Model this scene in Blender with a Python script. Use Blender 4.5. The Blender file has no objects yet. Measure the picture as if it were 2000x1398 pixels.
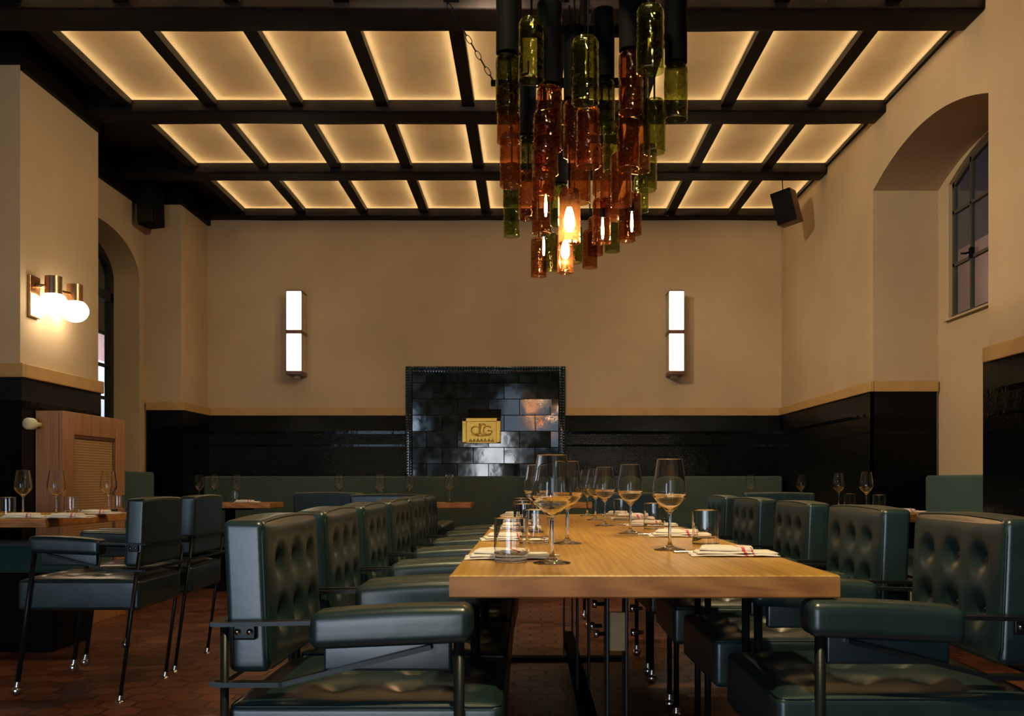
import bpy, bmesh, math, random
from mathutils import Vector, Matrix, noise
R = random.Random(7)
PI = math.pi
SC = bpy.context.scene
COL = SC.collection

# ------------------------------------------------------------------ camera
F = 1880.0                      # focal length in pixels of the 2000 x 1398 frame
CAMZ = 0.93
cd = bpy.data.cameras.new('camera'); cam = bpy.data.objects.new('camera', cd); COL.objects.link(cam)
cd.sensor_width = 36.0; cd.lens = F/2000*36.0
cd.shift_x = (1000-1035)/2000; cd.shift_y = (940-699)/2000
cd.clip_start = 0.05; cd.clip_end = 60
cam.location = (0, 0, CAMZ); cam.rotation_euler = (PI/2, 0, 0)
SC.camera = cam
# ------------------------------------------------------------------ look
SC.view_settings.view_transform = 'Standard'; SC.view_settings.look = 'None'
SC.view_settings.gamma = 1; SC.view_settings.use_curve_mapping = False
SC.view_settings.exposure = 0.0
cy = SC.cycles
cy.use_denoising = True
cy.max_bounces = 10; cy.diffuse_bounces = 4; cy.glossy_bounces = 6; cy.transmission_bounces = 10
cy.transparent_max_bounces = 48
cy.sample_clamp_indirect = 4.0
cy.caustics_reflective = False; cy.caustics_refractive = True
cy.blur_glossy = 0.6
w = bpy.data.worlds.new('dusk'); SC.world = w; w.use_nodes = True
w.node_tree.nodes['Background'].inputs[0].default_value = (0.35, 0.5, 1.0, 1)
w.node_tree.nodes['Background'].inputs[1].default_value = 0.03
LED = 95.0            # radiance of the ceiling LED tape
def light(name, kind, loc, energy, col, rot=(0,0,0), **kw):
    l = bpy.data.lights.new(name, kind); l.energy = energy; l.color = col
    for k, v in kw.items(): setattr(l, k, v)
    o = bpy.data.objects.new(name, l); COL.objects.link(o); o.location = loc; o.rotation_euler = rot
    return o
# daylight entering by the glazed front of the restaurant behind the camera
light('daylight_window', 'AREA', (-3.5, -4.05, 1.4), 70, (0.55, 0.74, 1.0), (PI/2, 0, 0), shape='RECTANGLE', size=1.25, size_y=2.6)
light('daylight_transom', 'AREA', (0.05, -4.05, 2.25), 10, (0.55, 0.75, 1.0), (PI/2, 0, 0), shape='RECTANGLE', size=1.5, size_y=1.1)
light('daylight_door', 'AREA', (-0.95, -4.05, 0.80), 42, (0.90, 0.95, 1.0), (PI/2, 0, 0), shape='RECTANGLE', size=0.75, size_y=1.56)
light('daylight_low_window', 'AREA', (-2.02, -4.05, 0.39), 34, (0.62, 0.80, 1.0), (PI/2, 0, 0), shape='RECTANGLE', size=1.2, size_y=0.62)
# warm beam downlights above the tables, plus unseen spots added to brighten walls
def spot(loc, tgt, energy, size, blend=0.6, col=(1.0, 0.79, 0.42), rad=0.06):
    d = Vector(tgt)-Vector(loc)
    return light('downlight_or_wall_fill', 'SPOT', loc, energy, col, d.to_track_quat('-Z', 'Y').to_euler(), spot_size=size, spot_blend=blend, shadow_soft_size=rad)
spot((0.3, 1.0, 3.38), (0.25, 2.3, 0.75), 285, 1.25, 0.9)
spot((-0.3, 2.3, 3.38), (0.22, 3.4, 0.75), 130, 1.1, 0.9)
spot((0.9, 5.2, 3.40), (0.25, 4.2, 0.75), 90, 1.1, 0.9)
spot((-2.9, 3.6, 3.38), (-2.8, 4.7, 0.75), 70, 0.7, 0.7)
spot((-1.4, 4.1, 3.36), (2.42, 6.6, 1.7), 480, 1.5, 1.0, (1.0, 0.84, 0.60), 0.15)  # added wall wash, lifts the right wall
spot((1.4, 4.0, 3.36), (-3.2, 6.4, 1.9), 330, 1.3, 1.0, (1.0, 0.84, 0.58), 0.15)  # added wall wash, lifts the left pier
spot((-0.2, 4.9, 3.42), (-0.1, 9.26, 1.4), 130, 1.7, 1.0, (1.0, 0.80, 0.55), 0.15)  # added wide fill for the back wall
spot((2.2, 5.2, 3.38), (2.15, 6.1, 0.75), 30, 0.7, 0.7)

# ------------------------------------------------------------------ materials
def NT(name):
    m = bpy.data.materials.new(name); m.use_nodes = True
    nt = m.node_tree; b = nt.nodes['Principled BSDF']
    return m, nt, b
def N(nt, t, **kw):
    n = nt.nodes.new(t)
    for k, v in kw.items():
        if k.startswith('i_'):
            key = k[2:]
            key = int(key) if key.isdigit() else key.replace('_', ' ')
            n.inputs[key].default_value = v
        else: setattr(n, k, v)
    return n
def math_(nt, op, a, b=None, c=None, clamp=False):
    n = nt.nodes.new('ShaderNodeMath'); n.operation = op; n.use_clamp = clamp
    for i, v in enumerate((a, b, c)):
        if v is None: continue
        if isinstance(v, (int, float)): n.inputs[i].default_value = v
        else: nt.links.new(v, n.inputs[i])
    return n.outputs[0]
def coords(nt, scale=(1, 1, 1)):
    tc = N(nt, 'ShaderNodeTexCoord'); mp = N(nt, 'ShaderNodeMapping'); mp.inputs['Scale'].default_value = scale
    nt.links.new(tc.outputs['Object'], mp.inputs['Vector']); return mp.outputs[0]
def ramp(nt, fac, stops):
    r = N(nt, 'ShaderNodeValToRGB'); nt.links.new(fac, r.inputs[0]); e = r.color_ramp.elements
    while len(e) < len(stops): e.new(0.5)
    for el, (p, c) in zip(e, stops): el.position = p; el.color = (*c, 1)
    return r.outputs[0]
def bump(nt, b, h, strength, dist, prev=None):
    n = N(nt, 'ShaderNodeBump'); n.inputs['Strength'].default_value = strength; n.inputs['Distance'].default_value = dist
    nt.links.new(h, n.inputs['Height'])
    if prev is not None: nt.links.new(prev, n.inputs['Normal'])
    if b is not None: nt.links.new(n.outputs[0], b.inputs['Normal'])
    return n.outputs[0]
def plain(name, col, rough=0.5, metal=0.0, bs=0.0, bscale=60, spec=0.5, var=0.0):
    m, nt, b = NT(name)
    b.inputs['Base Color'].default_value = (*col, 1); b.inputs['Roughness'].default_value = rough
    b.inputs['Metallic'].default_value = metal; b.inputs['Specular IOR Level'].default_value = spec
    v = coords(nt); nz = N(nt, 'ShaderNodeTexNoise'); nz.inputs['Scale'].default_value = bscale; nz.inputs['Detail'].default_value = 4
    nt.links.new(v, nz.inputs['Vector'])
    if bs: bump(nt, b, nz.outputs[0], bs, 0.002)
    if var:
        c = ramp(nt, nz.outputs[0], [(0.3, tuple(x*(1-var) for x in col)), (0.7, tuple(min(1, x*(1+var)) for x in col))])
        nt.links.new(c, b.inputs['Base Color'])
    return m
def emit(name, col, strength):
    m, nt, b = NT(name)
    b.inputs['Base Color'].default_value = (*col, 1)
    b.inputs['Emission Color'].default_value = (*col, 1); b.inputs['Emission Strength'].default_value = strength
    return m

def mat_leather():
    m, nt, b = NT('teal leather')
    v = coords(nt)
    vo = N(nt, 'ShaderNodeTexVoronoi'); vo.inputs['Scale'].default_value = 420; nt.links.new(v, vo.inputs['Vector'])
    nz = N(nt, 'ShaderNodeTexNoise'); nz.inputs['Scale'].default_value = 9; nz.inputs['Detail'].default_value = 5; nt.links.new(v, nz.inputs['Vector'])
    c = ramp(nt, nz.outputs[0], [(0.3, (0.009, 0.024, 0.026)), (0.7, (0.015, 0.037, 0.037))])
    nt.links.new(c, b.inputs['Base Color'])
    n1 = bump(nt, None, vo.outputs['Distance'], 0.05, 0.0004)
    bump(nt, b, nz.outputs[0], 0.25, 0.006, n1)
    b.inputs['Roughness'].default_value = 0.33; b.inputs['Specular IOR Level'].default_value = 0.85
    return m
def mat_plaster(name, c0, c1):
    m, nt, b = NT(name)
    v = coords(nt)
    nz = N(nt, 'ShaderNodeTexNoise'); nz.inputs['Scale'].default_value = 1.1; nz.inputs['Detail'].default_value = 7; nt.links.new(v, nz.inputs['Vector'])
    n2 = N(nt, 'ShaderNodeTexNoise'); n2.inputs['Scale'].default_value = 38; n2.inputs['Detail'].default_value = 6; nt.links.new(v, n2.inputs['Vector'])
    c = ramp(nt, nz.outputs[0], [(0.3, c0), (0.7, c1)])
    nt.links.new(c, b.inputs['Base Color'])
    bump(nt, b, n2.outputs[0], 0.35, 0.004)
    b.inputs['Roughness'].default_value = 0.85; b.inputs['Specular IOR Level'].default_value = 0.2
    return m
def mat_wood(name, cols, axis='Y', plank=0.145, rough=0.35, off=0.0, gscale=1.0, spec=0.5):
    """boards running along one axis, each with its own tone"""
    m, nt, b = NT(name)
    tc = N(nt, 'ShaderNodeTexCoord'); sx = N(nt, 'ShaderNodeSeparateXYZ'); nt.links.new(tc.outputs['Object'], sx.inputs[0])
    across = {'Y': 0, 'X': 1, 'Z': 0}[axis]
    k = math_(nt, 'FLOOR', math_(nt, 'DIVIDE', math_(nt, 'ADD', sx.outputs[across], 10+off), plank))
    wn = N(nt, 'ShaderNodeTexWhiteNoise', noise_dimensions='1D'); nt.links.new(k, wn.inputs['W'])
    sc = {'Y': (14, 1.1, 14), 'X': (1.1, 14, 14), 'Z': (14, 14, 1.1)}[axis]
    mp = N(nt, 'ShaderNodeMapping'); mp.inputs['Scale'].default_value = tuple(s*gscale for s in sc); nt.links.new(tc.outputs['Object'], mp.inputs['Vector'])
    cmb = N(nt, 'ShaderNodeCombineXYZ')
    for i in range(3): nt.links.new(math_(nt, 'MULTIPLY', wn.outputs['Value'], 37.0), cmb.inputs[i])
    va = N(nt, 'ShaderNodeVectorMath', operation='ADD'); nt.links.new(mp.outputs[0], va.inputs[0]); nt.links.new(cmb.outputs[0], va.inputs[1])
    nz = N(nt, 'ShaderNodeTexNoise'); nz.inputs['Scale'].default_value = 1.0; nz.inputs['Detail'].default_value = 8; nz.inputs['Distortion'].default_value = 1.4
    nt.links.new(va.outputs[0], nz.inputs['Vector'])
    wv = N(nt, 'ShaderNodeTexWave'); wv.inputs['Scale'].default_value = 1.3; wv.inputs['Distortion'].default_value = 9; wv.inputs['Detail'].default_value = 3
    nt.links.new(va.outputs[0], wv.inputs['Vector'])
    f = math_(nt, 'ADD', math_(nt, 'MULTIPLY', nz.outputs[0], 0.62), math_(nt, 'MULTIPLY', wv.outputs[0], 0.16))
    f = math_(nt, 'ADD', f, math_(nt, 'MULTIPLY', math_(nt, 'SUBTRACT', wn.outputs['Value'], 0.5), 0.22))
    c = ramp(nt, f, [(0.18, cols[0]), (0.42, cols[1]), (0.66, cols[2])])
    nt.links.new(c, b.inputs['Base Color'])
    fr = math_(nt, 'FRACT', math_(nt, 'DIVIDE', math_(nt, 'ADD', sx.outputs[across], 10+off), plank))
    seam = math_(nt, 'GREATER_THAN', math_(nt, 'ABSOLUTE', math_(nt, 'SUBTRACT', fr, 0.5)), 0.497)
    h = math_(nt, 'SUBTRACT', nz.outputs[0], math_(nt, 'MULTIPLY', seam, 1.0))
    bump(nt, b, h, 0.25, 0.002)
    b.inputs['Roughness'].default_value = rough; b.inputs['Specular IOR Level'].default_value = spec
    return m
def mat_floor():
    m, nt, b = NT('terracotta hexagon tiles')
    tc = N(nt, 'ShaderNodeTexCoord'); sx = N(nt, 'ShaderNodeSeparateXYZ'); nt.links.new(tc.outputs['Object'], sx.inputs[0])
    S = 0.15
    px = math_(nt, 'DIVIDE', math_(nt, 'ADD', sx.outputs[0], 33), S); py = math_(nt, 'DIVIDE', math_(nt, 'ADD', sx.outputs[1], 33), S)
    Q = 1.7320508
    def cell(ox, oy):
        ax = math_(nt, 'SUBTRACT', math_(nt, 'FLOORED_MODULO', math_(nt, 'SUBTRACT', px, ox), 1.0), 0.5)
        ay = math_(nt, 'SUBTRACT', math_(nt, 'FLOORED_MODULO', math_(nt, 'SUBTRACT', py, oy), Q), Q/2)
        return ax, ay
    ax, ay = cell(0, 0); bx_, by_ = cell(0.5, Q/2)
    da = math_(nt, 'ADD', math_(nt, 'MULTIPLY', ax, ax), math_(nt, 'MULTIPLY', ay, ay))
    db = math_(nt, 'ADD', math_(nt, 'MULTIPLY', bx_, bx_), math_(nt, 'MULTIPLY', by_, by_))
    t = math_(nt, 'LESS_THAN', da, db)
    def mixf(a, c):
        return math_(nt, 'ADD', math_(nt, 'MULTIPLY', a, t), math_(nt, 'MULTIPLY', c, math_(nt, 'SUBTRACT', 1.0, t)))
    gx, gy = mixf(ax, bx_), mixf(ay, by_)
    agx, agy = math_(nt, 'ABSOLUTE', gx), math_(nt, 'ABSOLUTE', gy)
    d = math_(nt, 'MAXIMUM', agx, math_(nt, 'ADD', math_(nt, 'MULTIPLY', agx, 0.5), math_(nt, 'MULTIPLY', agy, 0.8660254)))
    grout = N(nt, 'ShaderNodeMapRange'); grout.inputs['From Min'].default_value = 0.455; grout.inputs['From Max'].default_value = 0.485
    nt.links.new(d, grout.inputs['Value'])
    cid = N(nt, 'ShaderNodeCombineXYZ'); nt.links.new(math_(nt, 'ROUND', math_(nt, 'MULTIPLY', math_(nt, 'SUBTRACT', px, gx), 2)), cid.inputs[0]); nt.links.new(math_(nt, 'ROUND', math_(nt, 'MULTIPLY', math_(nt, 'SUBTRACT', py, gy), 2)), cid.inputs[1])
    wn = N(nt, 'ShaderNodeTexWhiteNoise', noise_dimensions='2D'); nt.links.new(cid.outputs[0], wn.inputs['Vector'])
    nz = N(nt, 'ShaderNodeTexNoise'); nz.inputs['Scale'].default_value = 14; nz.inputs['Detail'].default_value = 6; nt.links.new(tc.outputs['Object'], nz.inputs['Vector'])
    f = math_(nt, 'ADD', math_(nt, 'MULTIPLY', wn.outputs['Value'], 0.55), math_(nt, 'MULTIPLY', nz.outputs[0], 0.45))
    tcw = ramp(nt, f, [(0.15, (0.07, 0.022, 0.013)), (0.5, (0.14, 0.046, 0.025)), (0.85, (0.21, 0.082, 0.045))])
    mx = N(nt, 'ShaderNodeMix', data_type='RGBA'); nt.links.new(grout.outputs[0], mx.inputs['Factor']); nt.links.new(tcw, mx.inputs['A']); mx.inputs['B'].default_value = (0.035, 0.02, 0.014, 1)
    nt.links.new(mx.outputs['Result'], b.inputs['Base Color'])
    h = math_(nt, 'SUBTRACT', math_(nt, 'MULTIPLY', nz.outputs[0], 0.25), grout.outputs[0])
    bump(nt, b, h, 0.7, 0.004)
    b.inputs['Roughness'].default_value = 0.42
    return m
def mat_wainscot(body=1.0):
    """black glazed relief tiles: bands of small diamonds, ledges and 29 cm joints"""
    m, nt, b = NT('black glazed relief tiles')
    tc = N(nt, 'ShaderNodeTexCoord'); sx = N(nt, 'ShaderNodeSeparateXYZ'); nt.links.new(tc.outputs['Object'], sx.inputs[0])
    u = math_(nt, 'ADD', sx.outputs[0], sx.outputs[1]); z = sx.outputs[2]
    P = 2*PI/0.042
    a = math_(nt, 'SINE', math_(nt, 'MULTIPLY', math_(nt, 'ADD', u, z), P)); c = math_(nt, 'SINE', math_(nt, 'MULTIPLY', math_(nt, 'SUBTRACT', u, z), P))
    dia = math_(nt, 'POWER', math_(nt, 'ABSOLUTE', math_(nt, 'MULTIPLY', a, c)), 0.6)
    P2 = 2*PI/0.024
    a2 = math_(nt, 'SINE', math_(nt, 'MULTIPLY', math_(nt, 'ADD', u, z), P2)); c2 = math_(nt, 'SINE', math_(nt, 'MULTIPLY', math_(nt, 'SUBTRACT', u, z), P2))
    sm = math_(nt, 'ABSOLUTE', math_(nt, 'MULTIPLY', a2, c2))
    top = math_(nt, 'GREATER_THAN', z, 1.415)
    plainband = math_(nt, 'MULTIPLY', math_(nt, 'GREATER_THAN', z, 1.385), math_(nt, 'LESS_THAN', z, 1.415))
    pb2 = math_(nt, 'MULTIPLY', math_(nt, 'GREATER_THAN', z, 1.265), math_(nt, 'LESS_THAN', z, 1.285))
    h = math_(nt, 'ADD', math_(nt, 'MULTIPLY', sm, top), math_(nt, 'MULTIPLY', math_(nt, 'MULTIPLY', dia, body), math_(nt, 'SUBTRACT', 1.0, top)))
    h = math_(nt, 'MAXIMUM', h, math_(nt, 'MULTIPLY', math_(nt, 'ADD', plainband, pb2), 1.0))
    fr = math_(nt, 'FRACT', math_(nt, 'DIVIDE', math_(nt, 'ADD', u, 20.0), 0.29))
    seam = math_(nt, 'GREATER_THAN', math_(nt, 'ABSOLUTE', math_(nt, 'SUBTRACT', fr, 0.5)), 0.49)
    h = math_(nt, 'SUBTRACT', h, math_(nt, 'MULTIPLY', seam, 1.5))
    n1 = bump(nt, None, h, 0.38, 0.005)
    nz = N(nt, 'ShaderNodeTexNoise'); nz.inputs['Scale'].default_value = 14; nz.inputs['Detail'].default_value = 3; nt.links.new(tc.outputs['Object'], nz.inputs['Vector'])
    bump(nt, b, nz.outputs[0], 0.3, 0.006, n1)
    b.inputs['Base Color'].default_value = (0.0012, 0.0018, 0.0018, 1)
    b.inputs['Roughness'].default_value = 0.09; b.inputs['Specular IOR Level'].default_value = 0.15
    return m
def mat_firetile():
    m, nt, b = NT('dark glazed brick tiles')
    v = coords(nt)
    nz = N(nt, 'ShaderNodeTexNoise'); nz.inputs['Scale'].default_value = 11; nz.inputs['Detail'].default_value = 7; nt.links.new(v, nz.inputs['Vector'])
    c = ramp(nt, nz.outputs[0], [(0.35, (0.004, 0.008, 0.008)), (0.7, (0.012, 0.020, 0.020))])
    nt.links.new(c, b.inputs['Base Color'])
    nt.links.new(math_(nt, 'MULTIPLY', nz.outputs[0], 0.14), b.inputs['Roughness'])
    n2 = N(nt, 'ShaderNodeTexNoise'); n2.inputs['Scale'].default_value = 5; nt.links.new(v, n2.inputs['Vector'])
    n1 = bump(nt, None, n2.outputs[0], 0.10, 0.01)
    bump(nt, b, nz.outputs[0], 0.10, 0.003, n1)
    b.inputs['Specular IOR Level'].default_value = 0.75
    return m
def mat_tin():
    m, nt, b = NT('embossed cream ceiling tin')
    tc = N(nt, 'ShaderNodeTexCoord'); sx = N(nt, 'ShaderNodeSeparateXYZ'); nt.links.new(tc.outputs['Object'], sx.inputs[0])
    P = 2*PI/0.052
    a = math_(nt, 'SINE', math_(nt, 'MULTIPLY', math_(nt, 'ADD', sx.outputs[0], sx.outputs[1]), P)); c = math_(nt, 'SINE', math_(nt, 'MULTIPLY', math_(nt, 'SUBTRACT', sx.outputs[0], sx.outputs[1]), P))
    h = math_(nt, 'MULTIPLY', a, c)
    h2 = math_(nt, 'PINGPONG', h, 0.5)
    bump(nt, b, h2, 0.45, 0.004)
    nz = N(nt, 'ShaderNodeTexNoise'); nz.inputs['Scale'].default_value = 3; nt.links.new(tc.outputs['Object'], nz.inputs['Vector'])
    cc = ramp(nt, nz.outputs[0], [(0.3, (0.76, 0.69, 0.55)), (0.7, (0.86, 0.80, 0.66))])
    nt.links.new(cc, b.inputs['Base Color'])
    b.inputs['Roughness'].default_value = 0.5; b.inputs['Specular IOR Level'].default_value = 0.3
    # thin translucent sheet: light from the box behind comes through
    tl = N(nt, 'ShaderNodeBsdfTranslucent'); nt.links.new(cc, tl.inputs['Color'])
    bn = [l.from_node for l in nt.links if l.to_node == b and l.to_socket.name == 'Normal'][0]; nt.links.new(bn.outputs[0], tl.inputs['Normal'])
    mx = N(nt, 'ShaderNodeMixShader'); mx.inputs[0].default_value = 0.7; nt.links.new(b.outputs[0], mx.inputs[1]); nt.links.new(tl.outputs[0], mx.inputs[2])
    nt.links.new(mx.outputs[0], nt.nodes['Material Output'].inputs['Surface'])
    return m
def mat_thin_glass(name, tint, gloss=(1, 1, 1), edge=0.9, glow_mix=0.03):
    """thin-walled coloured glass: clear tinted body, Fresnel reflection"""
    m = bpy.data.materials.new(name); m.use_nodes = True; nt = m.node_tree; nt.nodes.remove(nt.nodes['Principled BSDF'])
    out = nt.nodes['Material Output']
    lw = N(nt, 'ShaderNodeLayerWeight'); lw.inputs['Blend'].default_value = 0.5
    fr = math_(nt, 'ADD', 0.045, math_(nt, 'MULTIPLY', math_(nt, 'POWER', lw.outputs['Facing'], 4.0), 0.95))
    tr = N(nt, 'ShaderNodeBsdfTransparent')
    c = ramp(nt, lw.outputs['Facing'], [(0.0, tint), (0.75, tuple(t**1.6 for t in tint)), (1.0, tuple(t**4 for t in tint))])
    nt.links.new(c, tr.inputs['Color'])
    gl = N(nt, 'ShaderNodeBsdfGlossy'); gl.inputs['Color'].default_value = (*gloss, 1); gl.inputs['Roughness'].default_value = 0.04
    tc = N(nt, 'ShaderNodeTexCoord'); nz = N(nt, 'ShaderNodeTexNoise'); nz.inputs['Scale'].default_value = 26; nz.inputs['Detail'].default_value = 2
    nt.links.new(tc.outputs['Object'], nz.inputs['Vector'])
    bn = N(nt, 'ShaderNodeBump'); bn.inputs['Strength'].default_value = edge; bn.inputs['Distance'].default_value = 0.011
    nt.links.new(nz.outputs[0], bn.inputs['Height']); nt.links.new(bn.outputs[0], gl.inputs['Normal'])
    mx = N(nt, 'ShaderNodeMixShader'); nt.links.new(fr, mx.inputs[0]); nt.links.new(tr.outputs[0], mx.inputs[1]); nt.links.new(gl.outputs[0], mx.inputs[2])
    df = N(nt, 'ShaderNodeBsdfTranslucent'); df.inputs['Color'].default_value = (*[t*t for t in tint], 1)
    m2 = N(nt, 'ShaderNodeMixShader'); m2.inputs[0].default_value = glow_mix; nt.links.new(mx.outputs[0], m2.inputs[1]); nt.links.new(df.outputs[0], m2.inputs[2])  # translucent share mixed in to make the bottles glow round the bulbs
    nt.links.new(m2.outputs[0], out.inputs['Surface'])
    return m
def mat_glass():
    m, nt, b = NT('clear glass')
    b.inputs['Base Color'].default_value = (1, 1, 0.985, 1); b.inputs['Roughness'].default_value = 0.0
    b.inputs['IOR'].default_value = 1.48; b.inputs['Transmission Weight'].default_value = 1.0
    return m
def mat_napkin():
    m, nt, b = NT('white linen with pink stripes')
    tc = N(nt, 'ShaderNodeTexCoord'); sx = N(nt, 'ShaderNodeSeparateXYZ'); nt.links.new(tc.outputs['Object'], sx.inputs[0])
    nz = N(nt, 'ShaderNodeTexNoise'); nz.inputs['Scale'].default_value = 20; nt.links.new(tc.outputs['Object'], nz.inputs['Vector'])
    xx = math_(nt, 'ADD', math_(nt, 'ADD', sx.outputs[0], math_(nt, 'MULTIPLY', sx.outputs[1], 0.35)), math_(nt, 'MULTIPLY', nz.outputs[0], 0.006))
    s1 = math_(nt, 'LESS_THAN', math_(nt, 'ABSOLUTE', math_(nt, 'SUBTRACT', xx, 0.012)), 0.0045)
    s2 = math_(nt, 'LESS_THAN', math_(nt, 'ABSOLUTE', math_(nt, 'SUBTRACT', xx, 0.034)), 0.0020)
    mx = N(nt, 'ShaderNodeMix', data_type='RGBA'); nt.links.new(math_(nt, 'MAXIMUM', s1, s2), mx.inputs['Factor'])
    mx.inputs['A'].default_value = (0.80, 0.74, 0.66, 1); mx.inputs['B'].default_value = (0.62, 0.10, 0.16, 1)
    nt.links.new(mx.outputs['Result'], b.inputs['Base Color'])
    n2 = N(nt, 'ShaderNodeTexNoise'); n2.inputs['Scale'].default_value = 60; nt.links.new(tc.outputs['Object'], n2.inputs['Vector'])
    bump(nt, b, n2.outputs[0], 0.4, 0.003); b.inputs['Roughness'].default_value = 0.9
    return m
def mat_cane():
    m, nt, b = NT('woven cane lattice')
    tc = N(nt, 'ShaderNodeTexCoord'); sx = N(nt, 'ShaderNodeSeparateXYZ'); nt.links.new(tc.outputs['Object'], sx.inputs[0])
    def bars(v, p, wd):
        return math_(nt, 'LESS_THAN', math_(nt, 'ABSOLUTE', math_(nt, 'SUBTRACT', math_(nt, 'FRACT', math_(nt, 'DIVIDE', math_(nt, 'ADD', v, 9.0), p)), 0.5)), wd)
    g = math_(nt, 'MAXIMUM', bars(sx.outputs[1], 0.017, 0.16), bars(sx.outputs[2], 0.017, 0.18))
    mx = N(nt, 'ShaderNodeMix', data_type='RGBA'); nt.links.new(g, mx.inputs['Factor'])
    mx.inputs['A'].default_value = (0.22, 0.105, 0.042, 1); mx.inputs['B'].default_value = (0.46, 0.28, 0.12, 1)
    nt.links.new(mx.outputs['Result'], b.inputs['Base Color']); bump(nt, b, g, 0.8, 0.003); b.inputs['Roughness'].default_value = 0.55
    return m
def mat_fabric(name, c0, c1):
    m, nt, b = NT(name)
    v = coords(nt); nz = N(nt, 'ShaderNodeTexNoise'); nz.inputs['Scale'].default_value = 5; nz.inputs['Detail'].default_value = 6; nt.links.new(v, nz.inputs['Vector'])
    n2 = N(nt, 'ShaderNodeTexNoise'); n2.inputs['Scale'].default_value = 300; nt.links.new(v, n2.inputs['Vector'])
    nt.links.new(ramp(nt, nz.outputs[0], [(0.3, c0), (0.7, c1)]), b.inputs['Base Color'])
    bump(nt, b, n2.outputs[0], 0.4, 0.001); b.inputs['Roughness'].default_value = 0.9
    b.inputs['Sheen Weight'].default_value = 0.2
    return m
M = dict(
    leather=mat_leather(), floor=mat_floor(), tiles=mat_wainscot(), piertiles=mat_wainscot(0.12), firetile=mat_firetile(), tin=mat_tin(), glass=mat_glass(),
    plaster=mat_plaster('ochre plaster', (0.43, 0.315, 0.185), (0.52, 0.39, 0.235)),
    rail=plain('ochre painted rail', (0.44, 0.26, 0.085), 0.6, bs=0.1, var=0.1, bscale=6),
    table=mat_wood('oak boards', [(0.32, 0.150, 0.020), (0.50, 0.265, 0.040), (0.62, 0.365, 0.065)], 'Y', 0.148, 0.34, 0.069),
    tableend=mat_wood('oak end grain', [(0.26, 0.095, 0.022), (0.46, 0.19, 0.045), (0.58, 0.27, 0.075)], 'X', 5.0, 0.5, 0.0, 1.4),
    beam=mat_wood('black stained timber', [(0.002, 0.0011, 0.0010), (0.004, 0.002, 0.0015), (0.009, 0.004, 0.003)], 'X', 5.0, 0.6, spec=0.12),
    darkwood=mat_wood('dark brown ceiling boards', [(0.010, 0.005, 0.003), (0.018, 0.009, 0.005), (0.03, 0.015, 0.009)], 'Y', 0.2, 0.6, spec=0.2),
    cabinet=mat_wood('honey wood veneer', [(0.22, 0.095, 0.035), (0.33, 0.155, 0.065), (0.42, 0.21, 0.095)], 'Z', 5.0, 0.42),
    cane=mat_cane(),
    steel=plain('dark enamelled steel', (0.018, 0.022, 0.022), 0.38, 0.6, bs=0.05),
    black=plain('black iron', (0.0025, 0.0025, 0.0025), 0.75, 0.0, bs=0.1, spec=0.1),
    chrome=plain('worn chrome', (0.55, 0.53, 0.5), 0.22, 1.0, bs=0.05),
    brass=plain('brushed brass', (0.42, 0.25, 0.13), 0.28, 1.0, bs=0.05),
    seam=plain('piping', (0.006, 0.024, 0.024), 0.45),
    banquette=mat_fabric('green banquette cloth', (0.035, 0.058, 0.042), (0.048, 0.075, 0.055)),
    teal=mat_fabric('teal banquette cloth', (0.007, 0.045, 0.036), (0.010, 0.058, 0.047)),
    napkin=mat_napkin(),
    gold=plain('gilt brass plaque', (0.55, 0.33, 0.06), 0.33, 0.85, bs=0.15, bscale=40, var=0.12),
    whitebox=plain('tan light box', (0.17, 0.12, 0.08), 0.8),
    led=emit('led tape', (1.0, 0.83, 0.55), LED),
    sconce=emit('opal diffuser', (1.0, 0.86, 0.62), 5.0),
    globe=emit('opal globe', (1.0, 0.84, 0.62), 17.0),
    bulb=emit('filament bulb', (1.0, 0.60, 0.28), 60.0),
    sconceside=plain('cream shade side', (0.50, 0.42, 0.29), 0.7),
    browntrim=plain('brown lacquer band', (0.13, 0.055, 0.035), 0.4),
    maroon=plain('maroon speaker shell', (0.060, 0.010, 0.013), 0.5),
    ivory=plain('ivory knob', (0.62, 0.58, 0.36), 0.4),
    cardboard=plain('tan board', (0.36, 0.25, 0.12), 0.9, bs=0.3, var=0.1),
    greenglass=mat_thin_glass('green bottle glass', (0.66, 0.68, 0.45), (0.95, 1.0, 0.75)),
    oliveglass=mat_thin_glass('dark olive bottle glass', (0.55, 0.57, 0.36), (0.9, 0.95, 0.75)),
    amberglass=mat_thin_glass('amber bottle glass', (0.75, 0.585, 0.44), (1.0, 0.88, 0.75), glow_mix=0.045),
    pane=mat_thin_glass('window pane', (0.85, 0.9, 0.9), edge=0.0, glow_mix=0.0),
    frame=plain('grey green window iron', (0.055, 0.050, 0.035), 0.6),
    blackframe=plain('black window iron', (0.008, 0.007, 0.007), 0.6),
    facade=mat_plaster('pink street facade', (0.42, 0.22, 0.20), (0.55, 0.32, 0.28)),
    whitefacade=mat_plaster('white street facade', (0.7, 0.66, 0.68), (0.8, 0.76, 0.78)),
)

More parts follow.
